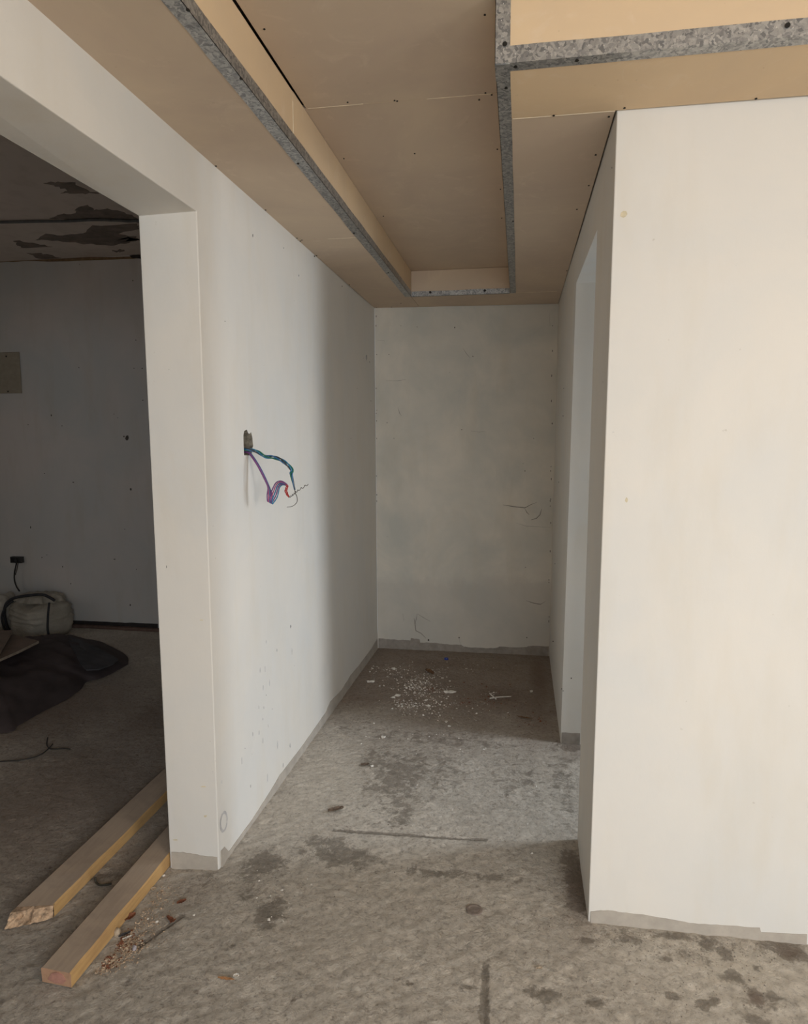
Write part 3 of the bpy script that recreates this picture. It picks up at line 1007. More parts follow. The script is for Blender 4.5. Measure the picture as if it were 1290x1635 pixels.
# ------------------------------------------------------------------ cable across the left room ceiling
pc = [U(px, py, 2, H2 - .012) for px, py in ((-60, 356), (0, 355), (60, 353.5), (110, 353), (150, 351), (190, 352), (226, 352.5))]
pc.append(Vector((pc[-1].x + .6, pc[-1].y, pc[-1].z)))
pc.insert(0, Vector((-4.98, pc[0].y - .02, pc[0].z)))
c = pc[3].copy()
o = mesh_obj('conduit', *tube(spline(pc, 5), .0085, 8), flat('grey_conduit', (0.10, 0.10, 0.10), 0.5), origin=c, smooth=True)
tag(o, 'thin dark conduit running across the stained ceiling of the left room', 'conduit')

# blank cover plate on the left room wall
pl = thing('cover_plate', (-3.93, 4.69, 1.987), 'square dull brown blank plate screwed to the dark wall at the left edge', 'plate')
v, f = box(-4.08, -3.79, 4.681, 4.6895, 1.83, 2.143)
bevelled(mesh_obj('plate', v, f, flat('dull_brown_board', (0.30, 0.26, 0.20), 0.8, var=.1), pl), .002, 1)
for px, py in ((10, 569), (13, 625)):
    p = U(px, py, 1, 4.680)
    sc_ = screw(p - Vector(pl['_o']), pl, 1.6, (-math.pi / 2, 0, 0))

# socket box with its cable in the left room
sb = thing('socket_box', U(30, 893, 1, 4.69), 'dark open socket box with a dangling cable on the left room wall', 'socket')
c = Vector(sb['_o'])
dark_pl = flat('dark_plastic', (0.05, 0.047, 0.045), 0.6)
v, f = merge([box(c.x - .046, c.x + .046, 4.655, 4.689, c.z - .024, c.z - .020), box(c.x - .046, c.x + .046, 4.655, 4.689, c.z + .020, c.z + .024),
              box(c.x - .048, c.x - .043, 4.655, 4.689, c.z - .024, c.z + .024), box(c.x + .043, c.x + .048, 4.655, 4.689, c.z - .024, c.z + .024),
              box(c.x - .002, c.x + .002, 4.66, 4.689, c.z - .022, c.z + .022), box(c.x - .045, c.x + .045, 4.682, 4.6895, c.z - .022, c.z + .022)])
mesh_obj('box_body', v, f, dark_pl, sb)
cb = [U(px, py, 1, yy) for px, py, yy in ((27, 895, 4.67), (25, 905, 4.64), (23, 915, 4.635), (23, 926, 4.635), (26, 936, 4.63), (31, 944, 4.62))]
mesh_obj('cable', *tube(spline(cb, 6), .0055, 7), flat('black_cable', (0.03, 0.028, 0.028), 0.5), sb, smooth=True)
cb = [U(px, py, 1, yy) for px, py, yy in ((29, 897, 4.67), (27.5, 907, 4.65), (24.5, 918, 4.64))]
mesh_obj('cable', *tube(spline(cb, 6), .004, 7), flat('grey_cable', (0.10, 0.095, 0.09), 0.5), sb, smooth=True)

# ------------------------------------------------------------------ wires from the chiselled hole
YW = 2.385


def WP(px, py, dy=0.0):
    return U(px, py, 1, YW + dy)


def colour(name, c, rough=.4):
    return flat(name, c, rough, var=.12, scale=60, spec=.5)


C_BLUE, C_GREEN, C_BLACK = colour('blue_insulation', (0.02, 0.10, 0.24)), colour('green_insulation', (0.015, 0.13, 0.08)), colour('dark_insulation', (0.03, 0.035, 0.04))
C_PURPLE, C_PINK, C_RED = colour('purple_insulation', (0.13, 0.04, 0.16)), colour('pink_insulation', (0.30, 0.07, 0.17)), colour('red_insulation', (0.38, 0.03, 0.03))
C_LBLUE = colour('light_blue_insulation', (0.03, 0.16, 0.28))
C_STEELW = flat('bare_steel_wire', (0.10, 0.09, 0.08), .5, .6)

start = Vector((-1.03, YW - .01, U(390, 716, 0, -1.0).z))
wa = thing('wire_bundle', (-1.0, YW, start.z), 'twisted blue and green wires arching out of the wall hole, ending in bare wire', 'wires')
ctrl = [start, Vector((-1.0, YW - .012, start.z - .004))] + [WP(*q) for q in ((402.7, 718.5), (412, 722), (424, 729), (435.7, 730), (447.5, 734), (458, 741), (466.6, 751), (464.8, 756), (467, 766), (470.6, 782))]
ctrl[2].y, ctrl[3].y = YW - .004, YW
path = spline(ctrl, 9)


def strand(path, r_off, ph, turns, radius, mat, parent, flatk=1.0):
    out = []
    n_ = len(path)
    for i, p in enumerate(path):
        t = (path[min(i + 1, n_ - 1)] - path[max(i - 1, 0)]).normalized()
        a = t.cross(Vector((0, 1, 0))).normalized()
        b = t.cross(a)
        s = i / (n_ - 1)
        w = r_off * (0.5 + 0.9 * math.sin(math.pi * s) ** 0.7) * (1 - .6 * max(0, (s - .85) / .15))
        ang = ph + turns * 2 * math.pi * s
        out.append(p + (a * math.cos(ang) + b * math.sin(ang) * flatk) * w)
    return mesh_obj('wire', *tube(out, radius, 7), mat, parent, smooth=True)


for k, (mt_, ph) in enumerate(((C_BLUE, 0), (C_GREEN, 1.9), (C_LBLUE, 3.4), (C_BLACK, 4.9))):
    strand(path, .0036, ph, 2.4, .0025, mt_, wa)
tail = spline([WP(*q) for q in ((470, 779), (471.5, 787), (474, 793), (474.5, 800), (471.5, 805), (466, 808.6), (458, 809.5))], 6)
mesh_obj('bare_wire', *tube(tail, .0017, 6, lambda s: 1 - .4 * s), C_STEELW, wa, smooth=True)['label'] = 'thin dark bare wire end hooked downward'

wb = thing('wire_bundle', (-1.0, YW, start.z - .02), 'folded purple, pink and blue wires hanging from the wall hole with a red end', 'wires')
s2 = Vector((-1.03, YW + .004, U(392, 722, 0, -1.0).z))
cols = [C_PURPLE, C_PINK, C_BLUE, C_PURPLE, C_LBLUE]
for k, mt_ in enumerate(cols):
    o_ = (k - 2)
    dyy = o_ * .003
    c1 = [s2 + Vector((0, dyy, o_ * .001))] + [WP(px + o_ * .55, py - o_ * .25, dyy) for px, py in ((396, 722), (402.7, 729), (412, 743), (421, 760), (428.5, 777))]
    # fold: down to the left bottom, then up over the loop
    bx, by = 427 + k * 1.9, 799.5 + k * 1.0
    c1 += [WP(bx - .5 + (.3 * k), 790 + k * .5, dyy), WP(bx, by, dyy), WP(bx + 2.0, by - .6, dyy + .004)]
    ax, ay = 434 + k * 2.2, 780 + k * 2.2
    c1 += [WP(ax, ay + 4, dyy + .006), WP(440 + k * 1.5, 771.5 + k * 2.0, dyy + .006), WP(447.5 + k * .6, 768 + k * 1.7, dyy + .004), WP(454 + k * .2, 770.5 + k * 1.0, dyy + .002), WP(458.5 + .2 * k, 774 + .5 * k, 0)]
    mesh_obj('wire', *tube(spline(c1, 7), .0023, 7), mt_, wb, smooth=True)
c1 = [WP(*q) for q in ((457, 773), (458.5, 777), (456.5, 783), (458.5, 789), (461.4, 794))]
p_ = spline(c1, 8)
for k in range(3):
    strand(p_, .0026, k * 2.1, 1.4, .002, C_RED, wb)
sp_pts = []
a_, b_ = WP(461.4, 794), WP(491.7, 773.2)
ctrl = [a_, WP(468, 789.5), WP(476, 783), b_]
cc = spline(ctrl, 40)
for i, p in enumerate(cc):
    ang = i * 0.42
    sp_pts.append(p + Vector((0, math.cos(ang), math.sin(ang))) * .0030)
mesh_obj('bare_wire', *tube(sp_pts, .0013, 5), C_STEELW, wb, smooth=True)['label'] = 'springy bare steel wire end'

# ------------------------------------------------------------------ timber planks
def plank(name, label, L0, R0_, L1, R1, zt, broken=False):
    """corner points on the floor at the near end (left/right) and at the far end"""
    c = (Vector(L0) + Vector(R0_)) / 2
    root = thing(name, (c.x, c.y, 0), label, 'plank', 'timber planks on the floor by the pillar')
    nseg = 44
    V, Fc, fm = [], [], []
    for i in range(nseg + 1):
        t = i / nseg
        L = Vector(L0).lerp(Vector(L1), t)
        Rr = Vector(R0_).lerp(Vector(R1), t)
        w1 = noise.noise(Vector((t * 9, 3, 1))) * .0035
        wav = noise.noise(Vector((t * 14, 7, 2))) * .003
        ch = .004 + .004 * abs(noise.noise(Vector((t * 25, 1, 8))))
        zb_, z_ = .001, zt + noise.noise(Vector((t * 5, 0, 4))) * .0012
        pro = [(L.x + .001, L.y, zb_), (L.x - .001, L.y, z_ - .003), (L.x + .003, L.y, z_), (Rr.x - ch + wav, Rr.y, z_), (Rr.x + wav * .5, Rr.y, z_ - ch), (Rr.x + w1 * .6, Rr.y, zb_)]
        V += [Vector(p) for p in pro]
    for i in range(nseg):
        for k in range(6):
            a, b = i * 6 + k, i * 6 + (k + 1) % 6
            Fc.append((a, b, b + 6, a + 6))
            fm.append(1 if k in (3, 4) else 0)
    Fc.append(tuple(nseg * 6 + k for k in range(6)))
    fm.append(0)
    if not broken:
        Fc.append((5, 4, 3, 2, 1, 0))
        fm.append(2)
    o = mesh_obj('beam', V, Fc, None, root, mats=[M_WOODTOP, M_WOODSIDE, M_WOODEND], fmat=fm)
    return root, V


p1, V1 = plank('timber_plank', 'front square-cut timber plank, its red-tinged end nearest the camera, running past the pillar',
               (-1.274, 1.509, 0), (-1.180, 1.504, 0), (-1.283, 3.6, 0), (-1.189, 3.6, 0), .044)
# faded red paint on the end grain
pm = [(-1.255, 1.5065, .012), (-1.240, 1.5055, .034), (-1.222, 1.5045, .040), (-1.205, 1.5035, .036), (-1.196, 1.503, .020), (-1.205, 1.5035, .008), (-1.230, 1.505, .006)]
Vp = [Vector(q) for q in pm] + [Vector(q) + Vector((0, .006, 0)) for q in pm]
k = len(pm)
mesh_obj('paint_mark', Vp, [tuple(range(k))] + [(i, (i + 1) % k, (i + 1) % k + k, i + k) for i in range(k)], M_PINK, p1)['label'] = 'faded red paint on the plank end'

p2, V2 = plank('timber_plank', 'rear timber plank with a splintered broken end, left of the red-ended plank',
               (-1.524, 1.715, 0), (-1.412, 1.742, 0), (-1.516, 3.9, 0), (-1.404, 3.9, 0), .040, True)
# broken end: rough block with torn grain
bm = bmesh.new()
gx, gz = 18, 7
grid = []
for i in range(gx + 1):
    row = []
    for j in range(gz + 1):
        s, t = i / gx, j / gz
        x = -1.523 + s * .111
        yb_ = 1.715 + .027 * s
        ext_ = .042 * (1 - s) ** .8 * (1 - .45 * t) + .008 * (1 - t)
        y = yb_ - ext_ + noise.noise(Vector((s * 9, t * 4, 2))) * .007 + noise.noise(Vector((s * 30, t * 9, 4))) * .004
        if .42 < s < .52 and t > .1:
            y += .022
        if .2 < s < .28 and .5 < t < .8:
            y += .014
        y = min(y, yb_ + .02)
        row.append(bm.verts.new((x, y, .002 + t * .0375 - (1 - s) * .002 * t)))
    grid.append(row)
for i in range(gx):
    for j in range(gz):
        bm.faces.new((grid[i][j], grid[i + 1][j], grid[i + 1][j + 1], grid[i][j + 1]))


def backv(vv, s):
    return bm.verts.new((vv.co.x, 1.722 + .027 * s, vv.co.z))


topb = [backv(grid[i][gz], i / gx) for i in range(gx + 1)]
botb = [backv(grid[i][0], i / gx) for i in range(gx + 1)]
for i in range(gx):
    bm.faces.new((grid[i][gz], grid[i + 1][gz], topb[i + 1], topb[i]))
    bm.faces.new((grid[i + 1][0], grid[i][0], botb[i], botb[i + 1]))
lb = [backv(grid[0][j], 0) for j in range(gz + 1)]
for j in range(gz):
    bm.faces.new((grid[0][j], grid[0][j + 1], lb[j + 1], lb[j]))
bm.normal_update()
me = bpy.data.meshes.new('broken_end')
for vv in bm.verts:
    vv.co -= Vector(p2['_o'])
bm.to_mesh(me)
bm.free()
me.materials.append(M_SPLINTER)
o = link(bpy.data.objects.new('broken_end', me), p2)
o['label'] = 'pale splintered broken end'

# ------------------------------------------------------------------ sack
def sack():
    c = Vector((-3.572, 4.475, 0))
    root = thing('sack', c, 'bulging pale woven sack tied at the top against the left room wall', 'sack')
    V, Fc = [], []
    nu, nv = 56, 26
    for j in range(nv + 1):
        t = j / nv
        for i in range(nu):
            a = 2 * math.pi * i / nu
            ca_, sa_ = math.cos(a), math.sin(a)
            e = .62
            rx = .235 * math.copysign(abs(ca_) ** e, ca_)
            ry = .175 * math.copysign(abs(sa_) ** e, sa_)
            prof = (1 - max(0, (t - .72) / .28) ** 2.2 * .72) * (0.93 + .10 * math.sin(math.pi * min(1, t * 1.2)))
            z = .275 * t + .025 * math.sin(a * 2 + 1) * t
            k = 1 + .035 * noise.noise(Vector((a * 3, t * 14, 1))) + .05 * noise.noise(Vector((ca_ * 2, sa_ * 2, t * 3)))
            crease = .010 * math.sin(t * 40 + 3 * noise.noise(Vector((a * 2, t * 3, 4)))) * (t > .45)
            V.append(c + Matrix.Rotation(-.3, 3, 'Z') @ Vector(((rx * k * .82 + math.copysign(crease, ca_)) * prof, (ry * k - crease) * prof, z)))
    for j in range(nv):
        for i in range(nu):
            Fc.append((j * nu + i, j * nu + (i + 1) % nu, (j + 1) * nu + (i + 1) % nu, (j + 1) * nu + i))
    Fc.append(tuple(range(nu))[::-1])
    Fc.append(tuple(range(nv * nu, nv * nu + nu)))
    mw, nt, bs = newmat('woven_polypropylene')
    vv = coords(nt)
    cc_ = ramp(nt, noise_n(nt, vv, 6, 5, .6), [(.3, (0.31, 0.275, 0.22)), (.7, (0.46, 0.42, 0.35))])
    nt.links.new(cc_, bs.inputs['Base Color'])
    wv = N(nt, 'ShaderNodeTexWave', Scale=70, Distortion=.5)
    nt.links.new(vv, wv.inputs['Vector'])
    n1 = bump(nt, bs, noise_n(nt, vv, 14, 5, .7, 1.2), .8, .02)
    bump(nt, bs, wv.outputs[1], .2, .001, n1)
    mesh_obj('sack_body', V, Fc, mw, root, smooth=True)
    # gathered top
    V, Fc = [], []
    n_ = 72
    for j in range(5):
        for i in range(n_):
            a = 2 * math.pi * i / n_
            ruff = 1 + .22 * math.sin(a * 11 + j) + .12 * math.sin(a * 23)
            r = (.155, .13, .09, .05, .012)[j]
            V.append(c + Vector((math.cos(a) * r * 1.15 * (1 + (ruff - 1) * .5), math.sin(a) * r * .8 * (1 + (ruff - 1) * .5), (.262, .298, .312, .305, .300)[j] + .012 * (ruff - 1))))
    for j in range(4):
        for i in range(n_):
            Fc.append((j * n_ + i, j * n_ + (i + 1) % n_, (j + 1) * n_ + (i + 1) % n_, (j + 1) * n_ + i))
    mesh_obj('gathered_top', V, Fc, mw, root, smooth=True)
    dk = flat('black_strap', (0.035, 0.035, 0.038), .7)
    rp = [c + Vector(q) for q in ((-.215, -.08, .02), (-.225, -.10, .10), (-.215, -.12, .19), (-.185, -.13, .255), (-.13, -.12, .298), (-.03, -.10, .318), (.08, -.09, .328), (.14, -.09, .312), (.175, -.07, .28))]
    mesh_obj('strap', *tube(spline(rp, 6), .011, 7), dk, root, smooth=True)
    rp = [c + Vector(q) for q in ((-.195, -.12, .01), (-.205, -.15, .09), (-.20, -.165, .17), (-.165, -.16, .24), (-.11, -.15, .285))]
    mesh_obj('strap', *tube(spline(rp, 6), .008, 7), dk, root, smooth=True)
    rp = [c + Vector(q) for q in ((.15, -.10, .27), (.165, -.14, .19), (.175, -.165, .09), (.18, -.16, .02))]
    mesh_obj('strap', *tube(spline(rp, 6), .008, 7), dk, root, smooth=True)
    return root


sack()

# second pale bag at the frame's edge
v, f = blob((-3.98, 4.45, 0), .17, .18, .19, 0, 4, .5, 4)
o = mesh_obj('sack', v, f, flat('pale_sack_cloth', (0.42, 0.39, 0.34), .9, scale=12), origin=(-3.98, 4.45, 0), smooth=True)
tag(o, 'second pale sack cut by the left edge, beside the tied sack', 'sack')

# ------------------------------------------------------------------ dark tarp heap
tp = [(205, 1061), (193, 1068), (175, 1078), (158, 1085), (139, 1089), (128, 1102), (104, 1119), (80, 1131), (58, 1143), (30, 1159), (0, 1172)]
outl = [U(px, py, 2, 0.0) for px, py in tp]
outl += [Vector((-3.1, 2.75, 0)), Vector((-3.8, 2.85, 0)), Vector((-4.35, 3.2, 0)), Vector((-4.4, 3.9, 0)), Vector((-4.1, 4.10, 0)), Vector((-3.7, 4.12, 0)), Vector((-3.42, 4.18, 0)), Vector((-3.2, 4.33, 0)), Vector((-3.02, 4.34, 0)), Vector((-2.8, 4.22, 0)), Vector((-2.62, 4.08, 0))]
ring_p = spline(outl + [outl[0]], 6)[:-1]
cc = Vector((-3.35, 3.62, 0))
nr_, rings = len(ring_p), 30
V, Fc = [], []
for j in range(rings + 1):
    s = 1 - j / rings
    for i, p in enumerate(ring_p):
        q = cc + (p - cc) * s
        hgt = .015 + .13 * (1 - s ** 3) ** 1.2 * (0.55 + .45 * min(1, max(0, (-2.55 - q.x) / .6)))
        fold = .012 * abs(math.sin(q.x * 9 + q.y * 14 + 4 * noise.noise(Vector((q.x * 2, q.y * 2, 9))))) + .030 * noise.noise(Vector((q.x * 3.5 + q.y * 2, q.y * 4, 1))) + .020 * abs(noise.noise(Vector((q.x * 9, q.y * 5, 3)))) + .008 * noise.noise(Vector((q.x * 22, q.y * 18, 3)))
        V.append(Vector((q.x, q.y, hgt + fold * min(1, (1 - s) * 6))) if j else Vector((q.x, q.y, .003)))
for j in range(rings - 1):
    for i in range(nr_):
        Fc.append((j * nr_ + i, j * nr_ + (i + 1) % nr_, (j + 1) * nr_ + (i + 1) % nr_, (j + 1) * nr_ + i))
Fc.append(tuple((rings - 1) * nr_ + i for i in range(nr_)))
V = V[:rings * nr_]
m_tarp = flat('dark_tarp_cloth', (0.062, 0.048, 0.048), .75, var=.3, scale=5)
tarp = thing('tarp', (-3.35, 3.62, 0), 'crumpled dark tarp spread over a low heap on the left room floor', 'tarp')
mesh_obj('sheet', V, Fc, m_tarp, tarp, smooth=True)
# the folded-over blue-grey corner lying on the sheet
fl = [(102, 1013), (128, 1021), (160, 1036), (189, 1052), (180, 1060), (158, 1068), (138, 1069), (128, 1058), (121, 1044), (112, 1028)]
zf = [.10, .10, .09, .07, .07, .085, .10, .11, .12, .12]
Vf = [U(px, py, 2, z) for (px, py), z in zip(fl, zf)]
cen = sum(Vf, Vector()) / len(Vf) + Vector((0, 0, .01))
k = len(Vf)
Vt = Vf + [cen] + [v_ - Vector((0, 0, .008)) for v_ in Vf] + [cen - Vector((0, 0, .008))]
Fc = [(i, (i + 1) % k, k) for i in range(k)] + [(k + 1 + (i + 1) % k, k + 1 + i, 2 * k + 1) for i in range(k)] + [(i, k + 1 + i, k + 1 + (i + 1) % k, (i + 1) % k) for i in range(k)]
mesh_obj('folded_corner', Vt, Fc, flat('blue_grey_cloth', (0.065, 0.064, 0.070), .85, var=.3, scale=8), tarp)['label'] = 'blue-grey folded-over corner of the tarp'

# boards lying on the tarp
m_board = flat('brown_board_face', (0.19, 0.145, 0.115), .85, var=.15, scale=10)
m_edge = flat('pale_board_edge', (0.34, 0.28, 0.22), .85)


def slab(name, pts, z, th, label, cat, group=None):
    top = [U(px, py, 2, z) if len(q3) == 0 else Vector(q3) for px, py, *q3 in pts]
    k_ = len(top)
    org = sum(top, Vector()) / k_ - Vector((0, 0, th))
    Vv = top + [t_ - Vector((0, 0, th)) for t_ in top]
    Ff = [tuple(range(k_)), tuple(range(2 * k_ - 1, k_ - 1, -1))] + [(i, i + k_, (i + 1) % k_ + k_, (i + 1) % k_) for i in range(k_)]
    o_ = mesh_obj(name, Vv, Ff, None, origin=org, mats=[m_board, m_edge], fmat=[0, 0] + [1] * k_)
    return tag(o_, label, cat, group)


slab('cardboard_sheet', [(22, 1013), (62, 1023), (30, 1039), (0, 1052), (-70, 1079), (-60, 1022)], .205, .016, 'flat brown board lying on the dark tarp in front of the tied sack', 'board', 'boards on the tarp')
slab('cardboard_sheet', [(20, 1006), (0, 1040), (-60, 1060), (-70, 1010)], .235, .016, 'upper brown board at the left edge, resting on another board', 'board', 'boards on the tarp')

# ------------------------------------------------------------------ litter on the floor
m_chip = flat('white_plaster_chip', (0.66, 0.62, 0.56), .9, var=.12, scale=80)
m_stone = flat('buff_stone', (0.42, 0.34, 0.25), .85, scale=80)
m_leaf = flat('dry_leaf', (0.15, 0.085, 0.045), .8, scale=90, var=.4)
m_redleaf = flat('red_brown_leaf', (0.17, 0.065, 0.035), .8, scale=90, var=.4)
m_bark = flat('brown_bark', (0.13, 0.095, 0.07), .9, scale=90, var=.4)


def fz(p):
    return floor_z(p.x, p.y) - .002


def px_size(p):
    return (p - EYE).dot(FW) / F_PX


def litter(name, px, py, sx, sy, label, cat, mat, rz=0.0, group=None, hgt=None, rough=1.0, seed=0):
    """sx, sy: half sizes in photo pixels along and across"""
    p = U(px, py, 2, 0)
    k_ = px_size(p)
    a, b = sx * k_, sy * k_ * 1.35
    h_ = hgt if hgt else min(a, b) * .55
    v_, f_ = blob((p.x, p.y, fz(p) - .0005), a, b, h_, rz, seed + px, rough, 2)
    o_ = mesh_obj(name, v_, f_, mat, origin=(p.x, p.y, fz(p)))
    return tag(o_, label, cat, group)


GR = 'plaster chunks on the corridor floor'
litter('plaster_chunk', 718, 1105.5, 8.5, 3.2, 'largest white plaster chunk, in the middle of the dark corridor floor', 'plaster', m_chip, .1, GR)
litter('plaster_chunk', 591, 1089, 6.5, 2.6, 'flat white plaster chunk near the left wall of the dark corridor', 'plaster', m_chip, 0, GR)
litter('plaster_chunk', 627.5, 1113.5, 4, 2, 'left one of a pair of white plaster chips, left of the crumb scatter', 'plaster', m_chip, 0, GR)
litter('plaster_chunk', 634.5, 1110, 4.2, 2, 'right one of a pair of white plaster chips, left of the crumb scatter', 'plaster', m_chip, .3, GR)
litter('plaster_chunk', 628, 1067.5, 3, 3, 'curled white chip farthest back beside the left wall', 'plaster', m_chip, .9, GR)
litter('plaster_chunk', 612.5, 1152 + 25, 3.2, 2.4, 'white chip where the dark corridor floor turns pale', 'plaster', m_chip, 0, GR)
litter('plaster_chunk', 712.5, 1152, 2.3, 2.2, 'round white chip, upper of two below the big chunk', 'plaster', m_chip, 0, GR)
litter('plaster_chunk', 717, 1159, 2.3, 1.8, 'round white chip, lower of two below the big chunk', 'plaster', m_chip, 0, GR)
litter('plaster_chunk', 684.5, 1126.5, 3, 1.8, 'small white chip left of and below the big chunk', 'plaster', m_chip, 0, GR)
litter('plaster_chunk', 848, 1104, 2.6, 2, 'lone grey-white chip at the right of the dark corridor floor', 'plaster', m_chip, 0, GR)
litter('plaster_chunk', 594, 1224, 2.3, 1.8, 'white chip beside a dark stain on the pale corridor floor', 'plaster', m_chip, 0, GR)
GP = 'white pebbles by the planks'
litter('pebble', 309.5, 1460.5, 2.4, 1.9, 'rightmost white pebble on the floor near the pillar', 'pebble', m_chip, 0, GP, rough=.2)
litter('pebble', 250.5, 1470.5, 2.6, 2, 'white pebble between the dry litter and the red-brown leaf scraps', 'pebble', m_chip, 0, GP, rough=.2)
litter('pebble', 261.5, 1397, 2.6, 2, 'white pebble close to the red-ended plank by the pillar foot', 'pebble', m_chip, 0, GP, rough=.2)
litter('pebble', 236, 1466, 1.8, 1.4, 'smallest white pebble, in the crumbs left of a bigger one', 'pebble', m_chip, 0, GP, rough=.2)
litter('stone', 187, 1491, 5.5, 4.2, 'rounded buff stone against the side of the red-ended plank', 'stone', m_stone, .6, None, .014, .25)
litter('stone', 215, 1515.5, 3.4, 3, 'grey-violet stone at the lower edge of the dry litter', 'stone', flat('grey_violet_stone', (.34, .31, .33), .8), .2, None, .009, .25)
# blue bottle cap
p = U(712.5, 1052.5, 2, 0)
bm = bmesh.new()
bmesh.ops.create_cone(bm, cap_ends=True, segments=24, radius1=.0145, radius2=.0135, depth=.012)
bmesh.ops.bevel(bm, geom=[e for e in bm.edges if e.calc_face_angle(0) > 1], offset=.0015, segments=2, affect='EDGES')
me = bpy.data.meshes.new('bottle_cap')
bm.to_mesh(me)
bm.free()
me.materials.append(colour('blue_plastic', (0.02, 0.05, 0.30), .35))
o = bpy.data.objects.new('bottle_cap', me)
o.location = (p.x, p.y, fz(p) + .006)
tag(link(o), 'small blue plastic bottle cap on the floor near the back wall', 'bottle cap')


def leaf(name, px, py, lng, wid, rz, label, mat, curl=.35, cat='leaf', group=None):
    p = U(px, py, 2, 0)
    k_ = px_size(p)
    L, Wd = lng * k_, wid * k_
    V_, F_ = [], []
    nn, mm = 14, 5
    for i in range(nn + 1):
        t = i / nn
        w = Wd * math.sin(math.pi * min(1, t * .94 + .03)) ** .8 * (1 + .7 * noise.noise(Vector((t * 6, px, 0))))
        for j in range(mm + 1):
            s = j / mm * 2 - 1
            x, y = (t - .5) * L, s * w * .5
            z = .001 + curl * Wd * (s * s) * .6 + L * .10 * (t - .5) ** 2 + .0045 * abs(noise.noise(Vector((t * 7, s * 2.5, px)))) + .002
            V_.append(Vector((x * math.cos(rz) - y * math.sin(rz), x * math.sin(rz) + y * math.cos(rz), z)) + Vector((p.x, p.y, fz(p) + .001)))
    nV = len(V_)
    V_ += [q - Vector((0, 0, .0009)) for q in V_]
    for i in range(nn):
        for j in range(mm):
            a = i * (mm + 1) + j
            F_.append((a, a + mm + 1, a + mm + 2, a + 1))
            F_.append((nV + a, nV + a + 1, nV + a + mm + 2, nV + a + mm + 1))
    rim = [i * (mm + 1) for i in range(nn + 1)] + [nn * (mm + 1) + j for j in range(1, mm + 1)] + [i * (mm + 1) + mm for i in range(nn - 1, -1, -1)] + list(range(mm - 1, 0, -1))
    for a, b in zip(rim, rim[1:] + rim[:1]):
        F_.append((a, b, b + nV, a + nV))
    o_ = mesh_obj(name, V_, F_, mat, origin=(p.x, p.y, fz(p)))
    return tag(o_, label, cat, group)


leaf('dry_leaf', 686, 1074, 24, 9, -.9, 'curled brown dry leaf among white crumbs in the dark corridor', m_leaf, .5)
leaf('bark_scrap', 536, 1294, 26, 9, .55, 'curled brown bark scrap on the pale floor beside the left wall', m_bark, .6, 'bark')
leaf('bark_scrap', 583, 1222, 14, 8, .2, 'flat dark bark flake left of a white chip on the corridor floor', m_bark, .2, 'bark')
leaf('dry_leaf', 207, 1467, 20, 12, 1.0, 'dark red dry leaf touching the side of the red-ended plank', m_redleaf, .5)
leaf('dry_leaf', 290, 1442, 15, 8, .8, 'red-brown dry leaf nearest the pillar foot', m_redleaf, .3)
leaf('dry_leaf', 272, 1470, 20, 7, -.5, 'rust-red crumpled leaf beside the dark floor crack', m_redleaf, .4)
leaf('dry_leaf', 276, 1473, 10, 5, .9, 'tiny rust-red leaf scrap overlapping the larger rust-red one', m_redleaf, .4)
leaf('dry_leaf', 245, 1421, 10, 8, .3, 'orange-brown wood flake beside the plank, above the litter', m_stone, .2, 'flake')
leaf('paper_scrap', 203, 1498, 14, 4, .7, 'narrow white paper scrap in the dry litter by the plank', m_chip, .3, 'scrap')
leaf('bark_scrap', 199, 1494, 19, 6, .8, 'black bark strip in the dry litter by the plank', flat('black_bark', (.05, .045, .045), .8), .4, 'bark')
leaf('wood_sliver', 361, 1565, 28, 5, .02, 'thin orange wood sliver lying on the front floor', flat('orange_wood', (.42, .22, .10), .8), .2, 'sliver')
leaf('plastic_scrap', 377, 1561, 9, 7, .4, 'crumpled whitish plastic scrap at the tip of the orange sliver', m_chip, .6, 'scrap')
leaf('wood_sliver', 861, 1547, 11, 4, .3, 'small ochre flake lying alone on the front right floor', m_stone, .3, 'flake')
leaf('bark_scrap', 838, 1147, 22, 4, -.15, 'dark brown sliver near the right doorway in the dark corridor', m_leaf, .2, 'sliver')

# flat knot-like cement disc on the floor
p = U(757, 1452, 2, 0)
V_, F_ = [], []
for r_, z_ in ((.027, -.001), (.0255, .003), (.019, .0035), (.016, .002), (.004, .002)):
    for i in range(22):
        a = 6.283 * i / 22
        k_ = 1 + .12 * noise.noise(Vector((math.cos(a) * 2, math.sin(a) * 2, 1)))
        V_.append(Vector((p.x + math.cos(a) * r_ * k_, p.y + math.sin(a) * r_ * k_ * .95, fz(p) + z_)))
for j in range(4):
    for i in range(22):
        F_.append((j * 22 + i, j * 22 + (i + 1) % 22, (j + 1) * 22 + (i + 1) % 22, (j + 1) * 22 + i))
F_.append(tuple(88 + i for i in range(22)))
o = mesh_obj('cement_disc', V_, F_, flat('brown_cement_disc', (.20, .165, .14), .85, scale=60), origin=(p.x, p.y, fz(p)))
tag(o, 'flat round brown cement disc on the floor in the open foreground', 'disc')

# broken white stick
st = thing('broken_stick', U(800, 1112, 2, 0), 'broken white stick with a forked end on the reddish dirt of the corridor', 'stick')
pts = [U(px, py, 2, .008) for px, py in ((782, 1115), (796, 1113), (806, 1112.5), (816, 1112))]
mesh_obj('shaft', *tube(spline(pts, 4), .0045, 6, lambda s: 1 - .5 * s), m_chip, st)
pts = [U(px, py, 2, .010) for px, py in ((792, 1116), (786, 1111), (782, 1107))]
mesh_obj('fork', *tube(spline(pts, 4), .004, 6), m_chip, st)

